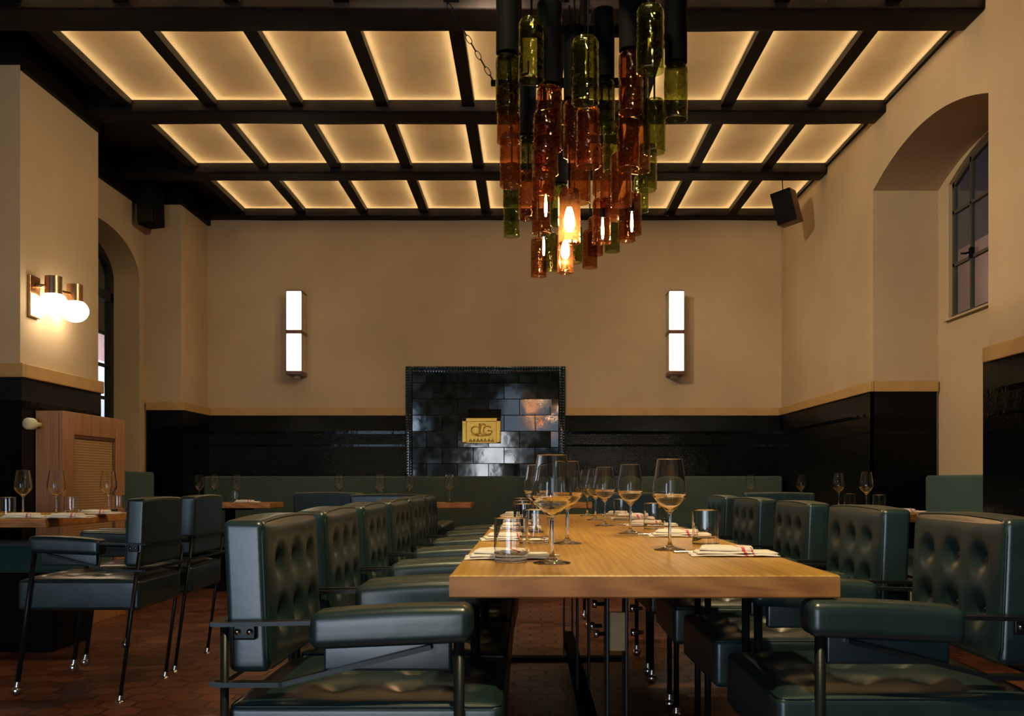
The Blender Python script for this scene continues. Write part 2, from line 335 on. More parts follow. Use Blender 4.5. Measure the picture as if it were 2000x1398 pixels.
# ------------------------------------------------------------------ mesh helpers
class MB:
    """collects shapes and links them as ONE mesh object"""
    def __init__(s): s.v = []; s.f = []; s.mi = []; s.sm = []
    def add(s, vs, fs, mi=0, smooth=False):
        o = len(s.v); s.v += [tuple(v) for v in vs]
        for f in fs: s.f.append(tuple(o+i for i in f)); s.mi.append(mi); s.sm.append(smooth)
        return s
    def box(s, x0, x1, y0, y1, z0, z1, mi=0):
        vs = [(x0,y0,z0),(x1,y0,z0),(x1,y1,z0),(x0,y1,z0),(x0,y0,z1),(x1,y0,z1),(x1,y1,z1),(x0,y1,z1)]
        return s.add(vs, [(0,3,2,1),(4,5,6,7),(0,1,5,4),(1,2,6,5),(2,3,7,6),(3,0,4,7)], mi)
    def tube(s, pts, r, n=10, mi=0, cap=True):
        pts = [Vector(p) for p in pts]; rs = r if isinstance(r, (list, tuple)) else [r]*len(pts)
        vs = []; fs = []
        prev = None
        for i, p in enumerate(pts):
            t = (pts[min(i+1, len(pts)-1)] - pts[max(i-1, 0)]).normalized()
            if prev is None:
                a = Vector((0, 0, 1)) if abs(t.z) < 0.9 else Vector((1, 0, 0)); u = t.cross(a).normalized()
            else: u = (prev - t*prev.dot(t)).normalized()
            prev = u; w_ = t.cross(u)
            for k in range(n):
                a = 2*PI*k/n; vs.append(p + (u*math.cos(a)+w_*math.sin(a))*rs[i])
        for i in range(len(pts)-1):
            for k in range(n):
                fs.append((i*n+k, i*n+(k+1)%n, (i+1)*n+(k+1)%n, (i+1)*n+k))
        if cap: fs.append(tuple(range(n-1, -1, -1))); fs.append(tuple((len(pts)-1)*n+k for k in range(n)))
        return s.add(vs, fs, mi, True)
    def lathe(s, prof, n=32, c=(0,0,0), mi=0, smooth=True, support=True):
        """prof: (r, z) list; r == 0 ends collapse to a point"""
        vs = []; rings = []
        if support:
            P = [Vector((a, b_)) for a, b_ in prof]; Q = [P[0]]
            def corner(i): return 0 < i < len(P)-1 and (P[i]-P[i-1]).length > 1e-6 and (P[i+1]-P[i]).length > 1e-6 and (P[i]-P[i-1]).angle(P[i+1]-P[i]) > 0.30
            for i in range(len(P)-1):
                L = (P[i+1]-P[i]).length; e_ = min(0.0006, L*0.2)
                if corner(i): Q.append(P[i]+(P[i+1]-P[i])*(e_/L))
                if corner(i+1): Q.append(P[i+1]-(P[i+1]-P[i])*(e_/L))
                Q.append(P[i+1])
            prof = [(max(0, q.x), q.y) for q in Q]
        for r_, z in prof:
            if r_ < 1e-6: rings.append([len(vs)]); vs.append((c[0], c[1], c[2]+z))
            else:
                rings.append(list(range(len(vs), len(vs)+n)))
                for k in range(n): a = 2*PI*k/n; vs.append((c[0]+r_*math.cos(a), c[1]+r_*math.sin(a), c[2]+z))
        fs = []
        for a, b in zip(rings, rings[1:]):
            for k in range(n):
                k2 = (k+1) % n
                if len(a) == 1 and len(b) == 1: continue
                if len(a) == 1: fs.append((a[0], b[k2], b[k]))
                elif len(b) == 1: fs.append((a[k], a[k2], b[0]))
                else: fs.append((a[k], a[k2], b[k2], b[k]))
        return s.add(vs, fs, mi, smooth)
    def rbox(s, x0, x1, y0, y1, z0, z1, r, n=6, mi=0, disp=None, m=3):
        """box with rounded edges; each face an n x n grid plus m corner steps; disp moves a point"""
        c = Vector(((x0+x1)/2, (y0+y1)/2, (z0+z1)/2)); h = Vector(((x1-x0)/2, (y1-y0)/2, (z1-z0)/2))
        ns = n if isinstance(n, (tuple, list)) else (n, n, n)
        def axis(hh, k):
            inner = hh-r
            lo = [-1-i*0+0 for i in range(0)]
            pts = []
            for i in range(m): pts.append((-inner, -math.tan(PI/4*(m-i)/m)))
            for i in range(k+1): pts.append((-inner+2*inner*i/k, 0.0))
            for i in range(1, m+1): pts.append((inner, math.tan(PI/4*i/m)))
            return pts
        A = [axis(h[i], ns[i]) for i in range(3)]
        bm = {}
        vs = []; fs = []
        def vert(i, j, k):
            key = (i, j, k)
            if key in bm: return bm[key]
            P = []; D = []
            for a_, ii in zip(A, (i, j, k)): P.append(a_[ii][0]); D.append(a_[ii][1])
            d = Vector(D)
            if d.length > 0: d = d.normalized()*r
            v = c+Vector(P)+d
            if disp: v = disp(v, d.normalized() if d.length > 0 else d)
            bm[key] = len(vs); vs.append(tuple(v)); return bm[key]
        L = [len(a)-1 for a in A]
        def face(ax, side):
            u, w_ = [a for a in range(3) if a != ax]
            for i in range(L[u]):
                for j in range(L[w_]):
                    q = []
                    for (di, dj) in ((0,0),(1,0),(1,1),(0,1)):
                        idx = [0,0,0]; idx[ax] = L[ax] if side else 0; idx[u] = i+di; idx[w_] = j+dj; q.append(vert(*idx))
                    flip = (side == 1) ^ (ax == 1)
                    fs.append(tuple(q) if flip else tuple(reversed(q)))
        for ax in range(3):
            face(ax, 0); face(ax, 1)
        return s.add(vs, fs, mi, True)
    def build(s, name, mats, parent=None, loc=None):
        me = bpy.data.meshes.new(name); me.from_pydata(s.v, [], s.f)
        for m in (mats if isinstance(mats, (list, tuple)) else [mats]): me.materials.append(m)
        me.polygons.foreach_set('material_index', s.mi); me.polygons.foreach_set('use_smooth', s.sm); me.update()
        o = bpy.data.objects.new(name, me); COL.objects.link(o)
        if parent is not None: o.parent = parent
        if loc is not None: o.location = loc
        return o
def tag(o, label=None, cat=None, group=None, kind=None):
    if label: o['label'] = label
    if cat: o['category'] = cat
    if group: o['group'] = group
    if kind: o['kind'] = kind
    return o
def empty(name, loc, label, cat, group=None, rz=0.0):
    o = bpy.data.objects.new(name, None); COL.objects.link(o); o.location = loc; o.rotation_euler = (0, 0, rz); o.empty_display_size = 0.1
    return tag(o, label, cat, group)
KIDS = {}
def kids(o): return [c for c in bpy.data.objects if c.parent == o]
def copy_tree(o, parent=None):
    c = o.copy(); COL.objects.link(c)
    if parent is not None: c.parent = parent
    for ch in kids(o): copy_tree(ch, c)
    return c
def struct(name, mb, mats): return tag(mb.build(name, mats), kind='structure')
def bevel(o, w_=0.004, seg=2):
    md = o.modifiers.new('bevel', 'BEVEL'); md.width = w_; md.segments = seg; md.limit_method = 'ANGLE'; md.angle_limit = 0.6
    return o
ORD = ['first', 'second', 'third', 'fourth', 'fifth', 'sixth', 'seventh', 'eighth', 'ninth', 'tenth']

# ------------------------------------------------------------------ levels
E = CAMZ
ZP = E+2.587          # coffered ceiling panels
ZB = E+2.51           # underside of the beams
XR = 2.42             # right wall
YB = 9.26             # back wall
ZR0, ZR1 = E+0.63, E+0.705   # chair rail
# ------------------------------------------------------------------ room
struct('floor', MB().box(-4.4, 3.3, -4.2, 9.5, -0.1, 0.0), M['floor'])
struct('ceiling', MB().box(-4.4, 3.3, -4.2, 9.5, ZP+0.10, ZP+0.2), M['darkwood'])
struct('wall_back', MB().box(-3.9, 3.2, YB, YB+0.15, 0, ZP+0.102), M['plaster'])
# right wall with the deep arched window niche
def arch_z(y, c, h, spring, rise, kind):
    u = min(1.0, abs(y-c)/h)
    return spring + rise*((1-u*u) if kind == 'seg' else math.sqrt(max(0, 1-u*u)))
def arched_wall(mb, x_face, x_back, y0, y1, c, h, spring, rise, kind, ztop, n=28):
    ys = [y0+(y1-y0)*i/n for i in range(n+1)]
    if kind != 'seg': ys = [c-h*math.cos(PI*i/n) for i in range(n+1)]
    zs = [arch_z(y, c, h, spring, rise, kind) for y in ys]
    for i in range(n):
        a, b_ = ys[i], ys[i+1]; za, zb = zs[i], zs[i+1]
        mb.add([(x_face,a,za),(x_face,b_,zb),(x_face,b_,ztop),(x_face,a,ztop)], [(0,1,2,3)])
        mb.add([(x_face,a,za),(x_face,b_,zb),(x_back,b_,zb),(x_back,a,za)], [(0,3,2,1)], 0, False)
NY0, NY1 = 5.08, 6.79
nc, nh = (NY0+NY1)/2, (NY1-NY0)/2
mb = MB()
mb.box(XR, 3.1, -4.2, NY0, 0, ZP+0.102); mb.box(XR, 2.985, NY1, YB+0.15, 0, ZP+0.102)
arched_wall(mb, XR, 2.88, NY0, NY1, nc, nh, E+2.05, 0.16, 'seg', ZP+0.102)
struct('wall_right', mb, M['plaster'])
# niche back wall with its arched window opening
WY0, WY1, WS = 5.25, 6.62, E+1.11
wc, wh = (WY0+WY1)/2, (WY1-WY0)/2
mb = MB()
mb.box(2.88, 2.93, NY0, WY0, 0, ZP); mb.box(2.88, 2.93, WY1, NY1, 0, ZP); mb.box(2.88, 2.93, WY0, WY1, 0, WS)
arched_wall(mb, 2.88, 2.93, WY0, WY1, wc, wh, E+2.04, 0.16, 'seg', ZP)
struct('wall_niche', mb, M['plaster'])
wf = MB()
n = 24
def arch_strip(mb, x0, x1, y0, y1, c, h, sp, rise, kind, wd, n=24):
    for i in range(n):
        a, b_ = y0+(y1-y0)*i/n, y0+(y1-y0)*(i+1)/n
        za, zb = arch_z(a, c, h, sp, rise, kind), arch_z(b_, c, h, sp, rise, kind)
        vs = [(x, y, z) for x in (x0, x1) for (y, z) in ((a, za-wd), (b_, zb-wd), (b_, zb), (a, za))]
        mb.add(vs, [(0,1,2,3),(7,6,5,4),(0,4,5,1),(1,5,6,2),(2,6,7,3),(3,7,4,0)])
wf.box(2.905, 2.93, WY0, WY0+0.03, WS, E+2.06); wf.box(2.905, 2.93, WY1-0.03, WY1, WS, E+2.06); wf.box(2.90, 2.93, WY0, WY1, WS, WS+0.03)
arch_strip(wf, 2.905, 2.93, WY0, WY1, wc, wh, E+2.04, 0.16, 'seg', 0.035)
for k in range(1, 5):
    y = WY0+(WY1-WY0)*k/5; wf.box(2.905, 2.928, y-0.011, y+0.011, WS, arch_z(y, wc, wh, E+2.04, 0.16, 'seg'))
for z in (1.48, 1.84): wf.box(2.905, 2.928, WY0, WY1, E+z-0.01, E+z+0.01)
wobj = struct('window_1', wf, M['frame'])
pm = MB(); pm.box(2.916, 2.920, WY0, WY1, WS, E+2.2); pm.build('pane', M['pane'], wobj)
lt = MB(); lt.tube([(2.90, 6.33, E+1.505), (2.875, 6.33, E+1.505), (2.87, 6.33, E+1.50), (2.87, 6.40, E+1.515)], 0.007, 8)
lt.rbox(2.893, 2.906, 6.31, 6.35, E+1.47, E+1.54, 0.004, 1); lt.build('window_latch', M['black'], wobj)
struct('trim_1', MB().box(2.85, 2.94, WY0-0.02, WY1+0.02, WS-0.012, WS), M['plaster'])
# left side: two piers, a window wall with a round-headed opening
P1Y0, P1Y1, P1X = 5.75, 6.79, -3.045
P2Y = 8.55
mb = MB().box(-4.4, P1X, P1Y0, P1Y1, 0, ZP+0.102); struct('wall_pier_near', mb, M['plaster'])
struct('wall_pier_far', MB().box(-3.6, -3.10, P2Y, YB+0.1, 0, ZP+0.102), M['plaster'])
LY0, LY1 = 6.95, 8.43
lc, lh = (LY0+LY1)/2, (LY1-LY0)/2
LSP, LRI = E+1.76, 0.33
mb = MB()
mb.box(-3.72, -3.42, P1Y1, LY0, 0, ZP+0.102); mb.box(-3.72, -3.42, LY1, P2Y+0.2, 0, ZP+0.102)
arched_wall(mb, -3.42, -3.66, LY0, LY1, lc, lh, LSP, LRI, 'ell', ZP+0.012, 36)
mb.box(-3.72, -3.42, LY0, LY1, 0, 0.60)
struct('wall_left_far', mb, M['plaster'])
wf = MB()
FW = 0.06
wf.box(-3.70, -3.645, LY0, LY0+FW, 0.6, LSP); wf.box(-3.70, -3.645, LY1-FW, LY1, 0.6, LSP)
for i in range(36):
    a, b_ = PI*i/36, PI*(i+1)/36
    pts = [(lc-lh*math.cos(t)*q, LSP+LRI*math.sin(t)*q2) for t in (a, b_) for (q, q2) in ((1, 1.02), (1-FW/lh, 1-FW/LRI*0.9))]
    vs = [(x, y, z) for x in (-3.70, -3.645) for (y, z) in (pts[0], pts[2], pts[3], pts[1])]
    wf.add(vs, [(0,1,2,3),(7,6,5,4),(0,4,5,1),(1,5,6,2),(2,6,7,3),(3,7,4,0)])
for k in range(1, 4):
    y = LY0+(LY1-LY0)*k/4; wf.box(-3.69, -3.655, y-0.012, y+0.012, 0.6, LSP+0.28)
for z in (0.15, 0.44, 0.72, 1.0, 1.28): wf.box(-3.69, -3.655, LY0, LY1, E+z-0.012, E+z+0.012)
wf.box(-3.70, -3.645, LY0, LY1, E+1.56, E+1.64)
wobj = struct('window_2', wf, M['blackframe'])
pm = MB(); pm.box(-3.675, -3.671, LY0, LY1, 0.6, LSP+0.3); pm.build('pane', M['pane'], wobj)
struct('wall_left', MB().box(-4.5, -4.35, -4.2, P1Y0, 0, ZP+0.102), M['plaster'])
# rear wall (behind the camera) with its glazed openings
mb = MB()
openings = [(-4.15, -2.85, 0.06, 2.74), (-1.35, -0.55, 0.0, 1.62), (-2.65, -1.40, 0.06, 0.73), (-0.75, 0.85, 1.68, 2.82)]
xs = sorted({-4.4, 3.1, *[o[0] for o in openings], *[o[1] for o in openings]}); zs = sorted({0, ZP, *[o[2] for o in openings], *[o[3] for o in openings]})
for a, b_ in zip(xs, xs[1:]):
    for c, d in zip(zs, zs[1:]):
        if not any(o[0] <= a and b_ <= o[1] and o[2] <= c and d <= o[3] for o in openings): mb.box(a, b_, -4.0, -3.9, c, d)
struct('wall_front', mb, M['plaster'])
mb = MB()
for (a, b_, c, d) in openings:
    mb.box(a, a+0.04, -3.98, -3.93, c, d); mb.box(b_-0.04, b_, -3.98, -3.93, c, d); mb.box(a+0.04, b_-0.04, -3.98, -3.93, d-0.04, d); mb.box(a+0.04, b_-0.04, -3.98, -3.93, c, c+0.04)
    mb.box((a+b_)/2-0.015, (a+b_)/2+0.015, -3.97, -3.94, c, d)
struct('window_3', mb, M['blackframe'])
# wainscot and chair rail
def wains(k, boxes, rails):
    mb = MB()
    for b_ in boxes: mb.box(*b_)
    struct('trim_%d' % k, mb, M['tiles'] if k in (2, 4) else M['piertiles'])
    mb = MB()
    for b_ in rails: mb.box(*b_)
    bevel(struct('trim_%d' % (k+1), mb, M['rail']), 0.006)
T = 0.02
wains(2, [(-3.10, (793-1035)/203, YB-T, YB, 0, ZR0), ((1104-1035)/203, XR, YB-T, YB, 0, ZR0)],
      [(-3.10, (793-1035)/203, YB-0.035, YB, ZR0, ZR1), ((1104-1035)/203, XR, YB-0.035, YB, ZR0, ZR1)])
wains(4, [(XR-T, XR, NY1-T, YB, 0, ZR0), (XR-T, 2.86, NY1-T, NY1, 0, ZR0)],
      [(XR-0.035, XR, NY1-0.035, YB, ZR0, ZR1), (XR, 2.872, NY1-0.035, NY1, ZR0, ZR1)])
wains(6, [(XR-T, XR, -3.8, NY0, 0, ZR0-0.005), (XR-T, 2.86, NY0, NY0+T, 0, ZR0)],
      [(XR-0.035, XR, -3.8, NY0, ZR0-0.005, ZR1), (XR, 2.872, NY0, NY0+0.035, ZR0, ZR1)])
wains(8, [(-4.35, P1X, P1Y0-T, P1Y0, 0, ZR0-0.01), (P1X, P1X+T, P1Y0-T, P1Y1, 0, ZR0-0.01)],
      [(-4.35, P1X+0.035, P1Y0-0.035, P1Y0, ZR0-0.01, ZR1), (P1X, P1X+0.035, P1Y0, P1Y1+0.02, ZR0-0.01, ZR1)])
wains(10, [(-3.40, -3.10, P2Y-T, P2Y, 0, ZR0), (-3.10, -3.10+T, P2Y-T, YB, 0, ZR0)],
      [(-3.40, -3.10+0.035, P2Y-0.035, P2Y, ZR0, ZR1), (-3.10, -3.10+0.035, P2Y, YB, ZR0, ZR1)])
# ceiling edge mouldings
mb = MB()
mb.box(-4.35, P1X+0.03, P1Y0-0.03, P1Y0, ZP-0.10, ZP+0.102); mb.box(P1X, P1X+0.03, P1Y0, P1Y1+0.03, ZP-0.13, ZP+0.102)
mb.box(-3.42, P1X+0.03, P1Y1, P1Y1+0.03, ZP-0.13, ZP+0.102); mb.box(-3.42, -3.39, P1Y1+0.03, P2Y-0.03, ZP-0.18, ZP+0.102)
mb.box(-3.39, -3.07, P2Y-0.03, P2Y, ZP-0.13, ZP+0.102); mb.box(-3.10, -3.07, P2Y, YB, ZP-0.13, ZP+0.102)
struct('trim_12', mb, M['beam'])
struct('trim_13', MB().box(XR-0.022, XR, -3.9, YB, ZP-0.028, ZP+0.102), M['beam'])
# beams across the room
BEAMS = [(0.90, 1.12), (2.30, 2.52), (3.70, 3.94), (5.11, 5.375), (6.53, 6.77), (7.82, 8.04), (9.12, YB)]
def wavy(v, d): return v+Vector((0, 0, 0.006*noise.noise(Vector((v.x*2.2, v.y*3, 0.3)))-0.002))
bl = ['black timber ceiling beam above the camera', 'black timber ceiling beam behind the chandelier top', 'black timber ceiling beam over the near end of the table',
      'black timber ceiling beam along the top edge of the view, nearest the camera', 'black timber ceiling beam between the nearest and middle rows of glowing panels',
      'black timber ceiling beam between the middle and farthest rows of glowing panels', 'thin black timber beam at the top of the back wall']
for i, (a, b_) in enumerate(BEAMS):
    if i < 2: continue
    xl = -4.3 if b_ < P1Y0 else (P1X if b_ < P1Y1 else (-3.4 if b_ < P2Y else -3.1))
    mb = MB().rbox(xl, XR-0.001, a, b_, ZB, ZP+0.10, 0.012, (60, 3, 2), disp=wavy, m=2)
    tag(mb.build('ceiling_beam', M['beam']), bl[i], 'beam', 'timber beams across the ceiling')
# ribs between the beams
RIBX = [-2.74, -2.165, -1.58, -1.0, -0.417, 0.167, 0.75, 1.335, 1.925]
k = 14
for j, (b0, b1) in enumerate(zip(BEAMS[1:], BEAMS[2:])):
    mb = MB()
    for x in RIBX: mb.box(x-0.041, x+0.041, b0[1], b1[0], ZP-0.045, ZP+0.10)
    struct('trim_%d' % (k+j), mb, M['beam'])
# coffer panels with LED tape round the edge
rowname = {2: 'nearest row', 3: 'middle row', 4: 'farthest row by the back wall', 1: 'row above the camera', 0: 'row above the camera'}
proto = {}
for j, (b0, b1) in enumerate(zip(BEAMS[1:], BEAMS[2:])):
    ya, yb = b0[1], b1[0]
    edges = RIBX+[XR-0.022+0.041]
    for i, (xa, xb) in enumerate(zip(edges, edges[1:])):
        x0, x1 = xa+0.041, xb-0.041
        place = ('%s from the left' % ORD[i]) if i < 5 else {8: 'touching the right wall', 7: 'second from the right wall', 6: 'third from the right wall', 5: 'just behind the chandelier chains'}[i]
        rn = {1: 'row overhead', 0: 'row overhead, farther back', 2: 'nearest row', 3: 'middle row', 4: 'farthest row'}[j]
        if j == 1: rn = 'row above the top edge of the view'
        if j < 1: continue
        e = empty('ceiling_panel', ((x0+x1)/2, (ya+yb)/2, ZP), 'glowing embossed ceiling panel, %s, %s' % (rn, place), 'ceiling panel', 'backlit ceiling panels between the beams')
        hx, hy = (x1-x0)/2, (yb-ya)/2
        MB().box(-hx, hx, -hy, hy, 0, 0.003).build('embossed_sheet', M['tin'], e)
        mb = MB(); mb.box(-hx, hx, -hy, hy, 0.092, 0.096); mb.box(-hx, -hx+0.002, -hy, hy, 0.004, 0.092); mb.box(hx-0.002, hx, -hy, hy, 0.004, 0.092)
        mb.box(-hx, hx, -hy, -hy+0.002, 0.004, 0.092); mb.box(-hx, hx, hy-0.002, hy, 0.004, 0.092); mb.build('light_box', M['whitebox'], e)
        mb = MB(); t, zz = 0.010, 0.026
        mb.box(-hx, -hx+t, -hy, hy, zz, zz+0.012); mb.box(hx-t, hx, -hy, hy, zz, zz+0.012)
        mb.box(-hx+t, hx-t, -hy, -hy+t, zz, zz+0.012); mb.box(-hx+t, hx-t, hy-t, hy, zz, zz+0.012)
        mb.build('light_strip', M['led'], e)

# ------------------------------------------------------------------ tiled chimney breast
S = 203.0
def bx(px): return (px-1035)/S
def bz(py): return E+(940-py)/S
fp = empty('fireplace', (bx(948), YB, 0), 'black tiled fireplace surround in the middle of the back wall', 'fireplace')
def add_rel(mb, x0, x1, y0, y1, z0, z1, mi=0): mb.box(x0-fp.location.x, x1-fp.location.x, y0-fp.location.y, y1-fp.location.y, z0, z1, mi)
mb = MB(); add_rel(mb, bx(793), bx(1104), YB-0.018, YB, 0.0, bz(716)); mb.build('backing', M['black'], fp)
def rope(mb, a, b_, horiz):
    a, b_ = Vector(a), Vector(b_); d = b_-a; L = d.length; n = int(L/0.026)
    for i in range(n):
        c = a+d*((i+0.5)/n)
        mb.rbox(c.x-0.011, c.x+0.011, c.y-0.010, c.y+0.010, c.z-0.011, c.z+0.011, 0.008, 1, m=1)
mb = MB()
fx0, fx1, fzt = bx(793)-fp.location.x, bx(1104)-fp.location.x, bz(716)
w_ = 0.062
mb.rbox(fx0, fx0+w_, -0.045, -0.018, 0.0, fzt, 0.008, 1); mb.rbox(fx1-w_, fx1, -0.045, -0.018, 0.0, fzt, 0.008, 1)
mb.rbox(fx0+w_, fx1-w_, -0.045, -0.018, fzt-w_, fzt, 0.008, 1)
for off in (0.017, 0.045):
    rope(mb, (fx0+off, -0.046, 0.85), (fx0+off, -0.046, fzt-0.01), False); rope(mb, (fx1-off, -0.046, 0.85), (fx1-off, -0.046, fzt-0.01), False)
    rope(mb, (fx0+0.06, -0.046, fzt-off), (fx1-0.06, -0.046, fzt-off), True)
mb.build('border', M['firetile'], fp)
mb = MB(); RT = random.Random(3)
xi0, xi1 = bx(806), bx(1091); zt = bz(727)
rows = []
ypx = 936.5
r_ = 0
strip = (bx(915), bx(979), bz(817), bz(800))
while ypx > 727:
    y1p = max(727.0, ypx-31.35); rows.append((ypx, y1p, r_)); ypx -= 31.35; r_ += 1
for (pb, pt, r_) in rows:
    x = 954.5 + (30.2 if r_ % 2 else 0) - 60.3*4
    while x < 1091:
        a, b_ = max(806, x), min(1091, x+60.3); x += 60.3
        if b_-a < 5: continue
        xa, xb, za, zb = bx(a)+0.0015, bx(b_)-0.0015, bz(pb)+0.0015, bz(pt)-0.0015
        cx, cz = (xa+xb)/2, (za+zb)/2; ta, tb = RT.gauss(0, 0.005), RT.gauss(0, 0.005)
        def d(v, n_, cx=cx-fp.location.x, cz=cz, ta=ta, tb=tb): return v+Vector((0, (v.x-cx)*ta+(v.z-cz)*tb*2, 0))
        q0 = len(mb.v); mb.box(xa-fp.location.x, xb-fp.location.x, -0.034, -0.017, za, zb)
        for qi in range(q0, len(mb.v)): mb.v[qi] = tuple(d(Vector(mb.v[qi]), None))
# tiles below the seat line
mb.box(xi0-fp.location.x, xi1-fp.location.x, -0.03, -0.017, 0.0, bz(937))
bevel(mb.build('brick_tiles', M['firetile'], fp), 0.0025, 2)
mb = MB(); mb.box(strip[0]-fp.location.x, strip[1]-fp.location.x, -0.041, -0.034, strip[2], strip[3]+0.002); mb.build('black_strip', M['black'], fp)  # flat black strip laid over the tiles above the plaque
# gilt plaque with a scrolled monogram
px0, px1, pz0, pz1 = bx(903.5), bx(978.5), bz(866), bz(817)
pq = empty('wall_plaque', ((px0+px1)/2, YB-0.036, (pz0+pz1)/2), 'gilt rectangular plaque with raised scrolled monogram on the black fireplace tiles', 'plaque')
hw, hh = (px1-px0)/2, (pz1-pz0)/2
mb = MB(); mb.box(-hw, hw, -0.012, 0, -hh, hh); mb.build('plate', M['gold'], pq)
mb = MB(); q = 0.042
mb.rbox(-hw, hw, -0.030, -0.010, hh-q*0.8, hh, 0.004, 1); mb.rbox(-hw, hw, -0.030, -0.010, -hh, -hh+q*0.35, 0.004, 1)
mb.rbox(-hw, -hw+q, -0.030, -0.010, -hh, hh, 0.004, 1); mb.rbox(hw-q, hw, -0.030, -0.010, -hh, hh, 0.004, 1)
mb.build('rim', M['gold'], pq)
mb = MB()
def arc(cx, cz, rx, rz, a0, a1, n=18): return [(cx+rx*math.cos(a0+(a1-a0)*i/n), -0.014, cz+rz*math.sin(a0+(a1-a0)*i/n)) for i in range(n+1)]
mb.tube(arc(-0.055, 0.005, 0.042, 0.036, 0.6, 5.6), 0.006, 8)
mb.tube([(-0.02, -0.014, 0.07), (-0.012, -0.014, 0.03), (-0.016, -0.014, -0.02), (-0.035, -0.014, -0.04), (-0.06, -0.014, -0.035)], 0.007, 8)
mb.tube(arc(0.015, 0.012, 0.036, 0.050, 0.9, 5.5), 0.007, 8); mb.tube(arc(0.058, 0.004, 0.040, 0.040, 0.7, 5.6), 0.006, 8)
mb.tube([(0.058, -0.014, 0.0), (0.098, -0.014, 0.0), (0.098, -0.014, -0.02)], 0.006, 8)
mb.tube(arc(0.0, -0.03, 0.09, 0.02, PI, 2*PI), 0.005, 8)
mb.build('monogram', M['gold'], pq)
mb = MB()
for i in range(7):
    x = -0.105+i*0.035; mb.tube([(x-0.01, -0.014, -hh+0.018), (x, -0.016, -hh+0.045), (x+0.01, -0.014, -hh+0.018)], 0.006, 8)
mb.build('ornament', M['gold'], pq)

# ------------------------------------------------------------------ back wall sconces
def wall_sconce(x0p, x1p, label):
    x0, x1 = (x0p-1035)/208.6, (x1p-1035)/208.6
    cx = (x0+x1)/2; h = (x1-x0)/2
    z0, z1 = E+(940-727)/208.6, E+(940-566)/208.6
    e = empty('wall_sconce', (cx, YB, (z0+z1)/2), label, 'wall lamp', 'box lamps on the back wall'); hz = (z1-z0)/2; D = 0.235
    MB().rbox(-h+0.004, h-0.004, -D+0.012, 0, -hz+0.01, hz-0.01, 0.006, 1).build('side_panels', M['sconceside'], e)
    mb = MB(); mb.rbox(-h, h, -D-0.004, 0.0, -hz-0.02, -hz+0.016, 0.006, 1); mb.build('bottom_cap', M['browntrim'], e)
    MB().rbox(-h, h, -D-0.002, 0.0, hz-0.008, hz+0.002, 0.003, 1).build('top_cap', M['browntrim'], e)
    MB().rbox(-h-0.001, h+0.001, -D-0.003, 0.0, -0.020, 0.014, 0.004, 1).build('middle_band', M['browntrim'], e)
    for (a, b_) in ((-hz+0.018, -0.022), (0.016, hz-0.010)):
        MB().rbox(-h+0.003, h-0.003, -D, -D+0.011, a, b_, 0.005, 2).build('diffuser', M['sconce'], e)
    MB().lathe([(0, 0), (0.035, 0), (0.035, 0.02), (0, 0.02)], 16, (0, -0.10, -hz-0.04)).build('cable_boss', M['sconceside'], e)
wall_sconce(558, 588, 'tall box lamp with two glowing panels on the back wall, left of the fireplace')
wall_sconce(1307, 1337, 'tall box lamp with two glowing panels on the back wall, right of the fireplace')

# ------------------------------------------------------------------ globe sconce on the near pier
gs = empty('globe_sconce', (P1X, 5.95, E+1.10), 'brass wall lamp with two glowing round globes on the left pier', 'wall lamp')
mb = MB(); mb.rbox(0, 0.02, -0.12, 0.0, -0.10, 0.155, 0.006, 1); mb.tube([(0.02, -0.06, 0.10), (0.08, -0.02, 0.10)], 0.012, 10); mb.tube([(0.02, -0.04, 0.10), (0.11, 0.22, 0.10)], 0.010, 10)
mb.build('wall_plate', M['brass'], gs)
for (dy, dx) in ((0.0, 0.10), (0.25, 0.115)):
    mb = MB().lathe([(0, 0.165), (0.050, 0.165), (0.050, 0.163), (0.050, 0.055), (0.046, 0.055), (0.046, 0.16), (0, 0.16)], 24, (dx, dy, 0)); g = mb.build('socket_cup', M['brass'], gs)
    prof = [(0.083*math.cos(t), 0.083*0.88*math.sin(t)) for t in [-PI/2+PI*i/16 for i in range(17)]]
    prof = [(max(r_, 0), z) for r_, z in prof]; prof[0] = (0, prof[0][1]); prof[-1] = (0, prof[-1][1])
    mb = MB().lathe(prof, 28, (dx, dy, -0.002)); mb.build('globe', M['globe'], gs)

# ------------------------------------------------------------------ speakers
sp = empty('wall_speaker', (2.14, 8.05, E+2.29), 'tilted maroon and black loudspeaker hanging in the right back corner', 'speaker')
MB().rbox(-0.085, 0.085, -0.08, 0.14, -0.135, 0.135, 0.006, 1).build('cabinet', M['maroon'], sp)
MB().rbox(-0.082, 0.082, -0.090, -0.078, -0.13, 0.13, 0.004, 1).build('grille', M['black'], sp)
mb = MB(); mb.tube([(0, 0.03, 0.13), (0.03, 0.03, 0.285)], 0.004, 6); mb.build('hanging_wire', M['black'], sp)
sp.rotation_euler = (math.radians(8), math.radians(-12), math.radians(-30))
sp = empty('wall_speaker', (-3.27, 8.30, E+2.40), 'black box loudspeaker hanging under the ceiling at the far left pier', 'speaker')
MB().rbox(-0.075, 0.075, -0.09, 0.09, -0.20, 0.16, 0.008, 1).build('cabinet', M['black'], sp)
mb = MB(); mb.box(-0.07, 0.07, -0.098, -0.088, -0.19, 0.15); mb.build('grille', M['steel'], sp)
mb = MB(); mb.box(-0.02, 0.02, -0.02, 0.02, 0.15, 0.187); mb.build('bracket', M['black'], sp)
sp.rotation_euler = (0, math.radians(-2), math.radians(-12))

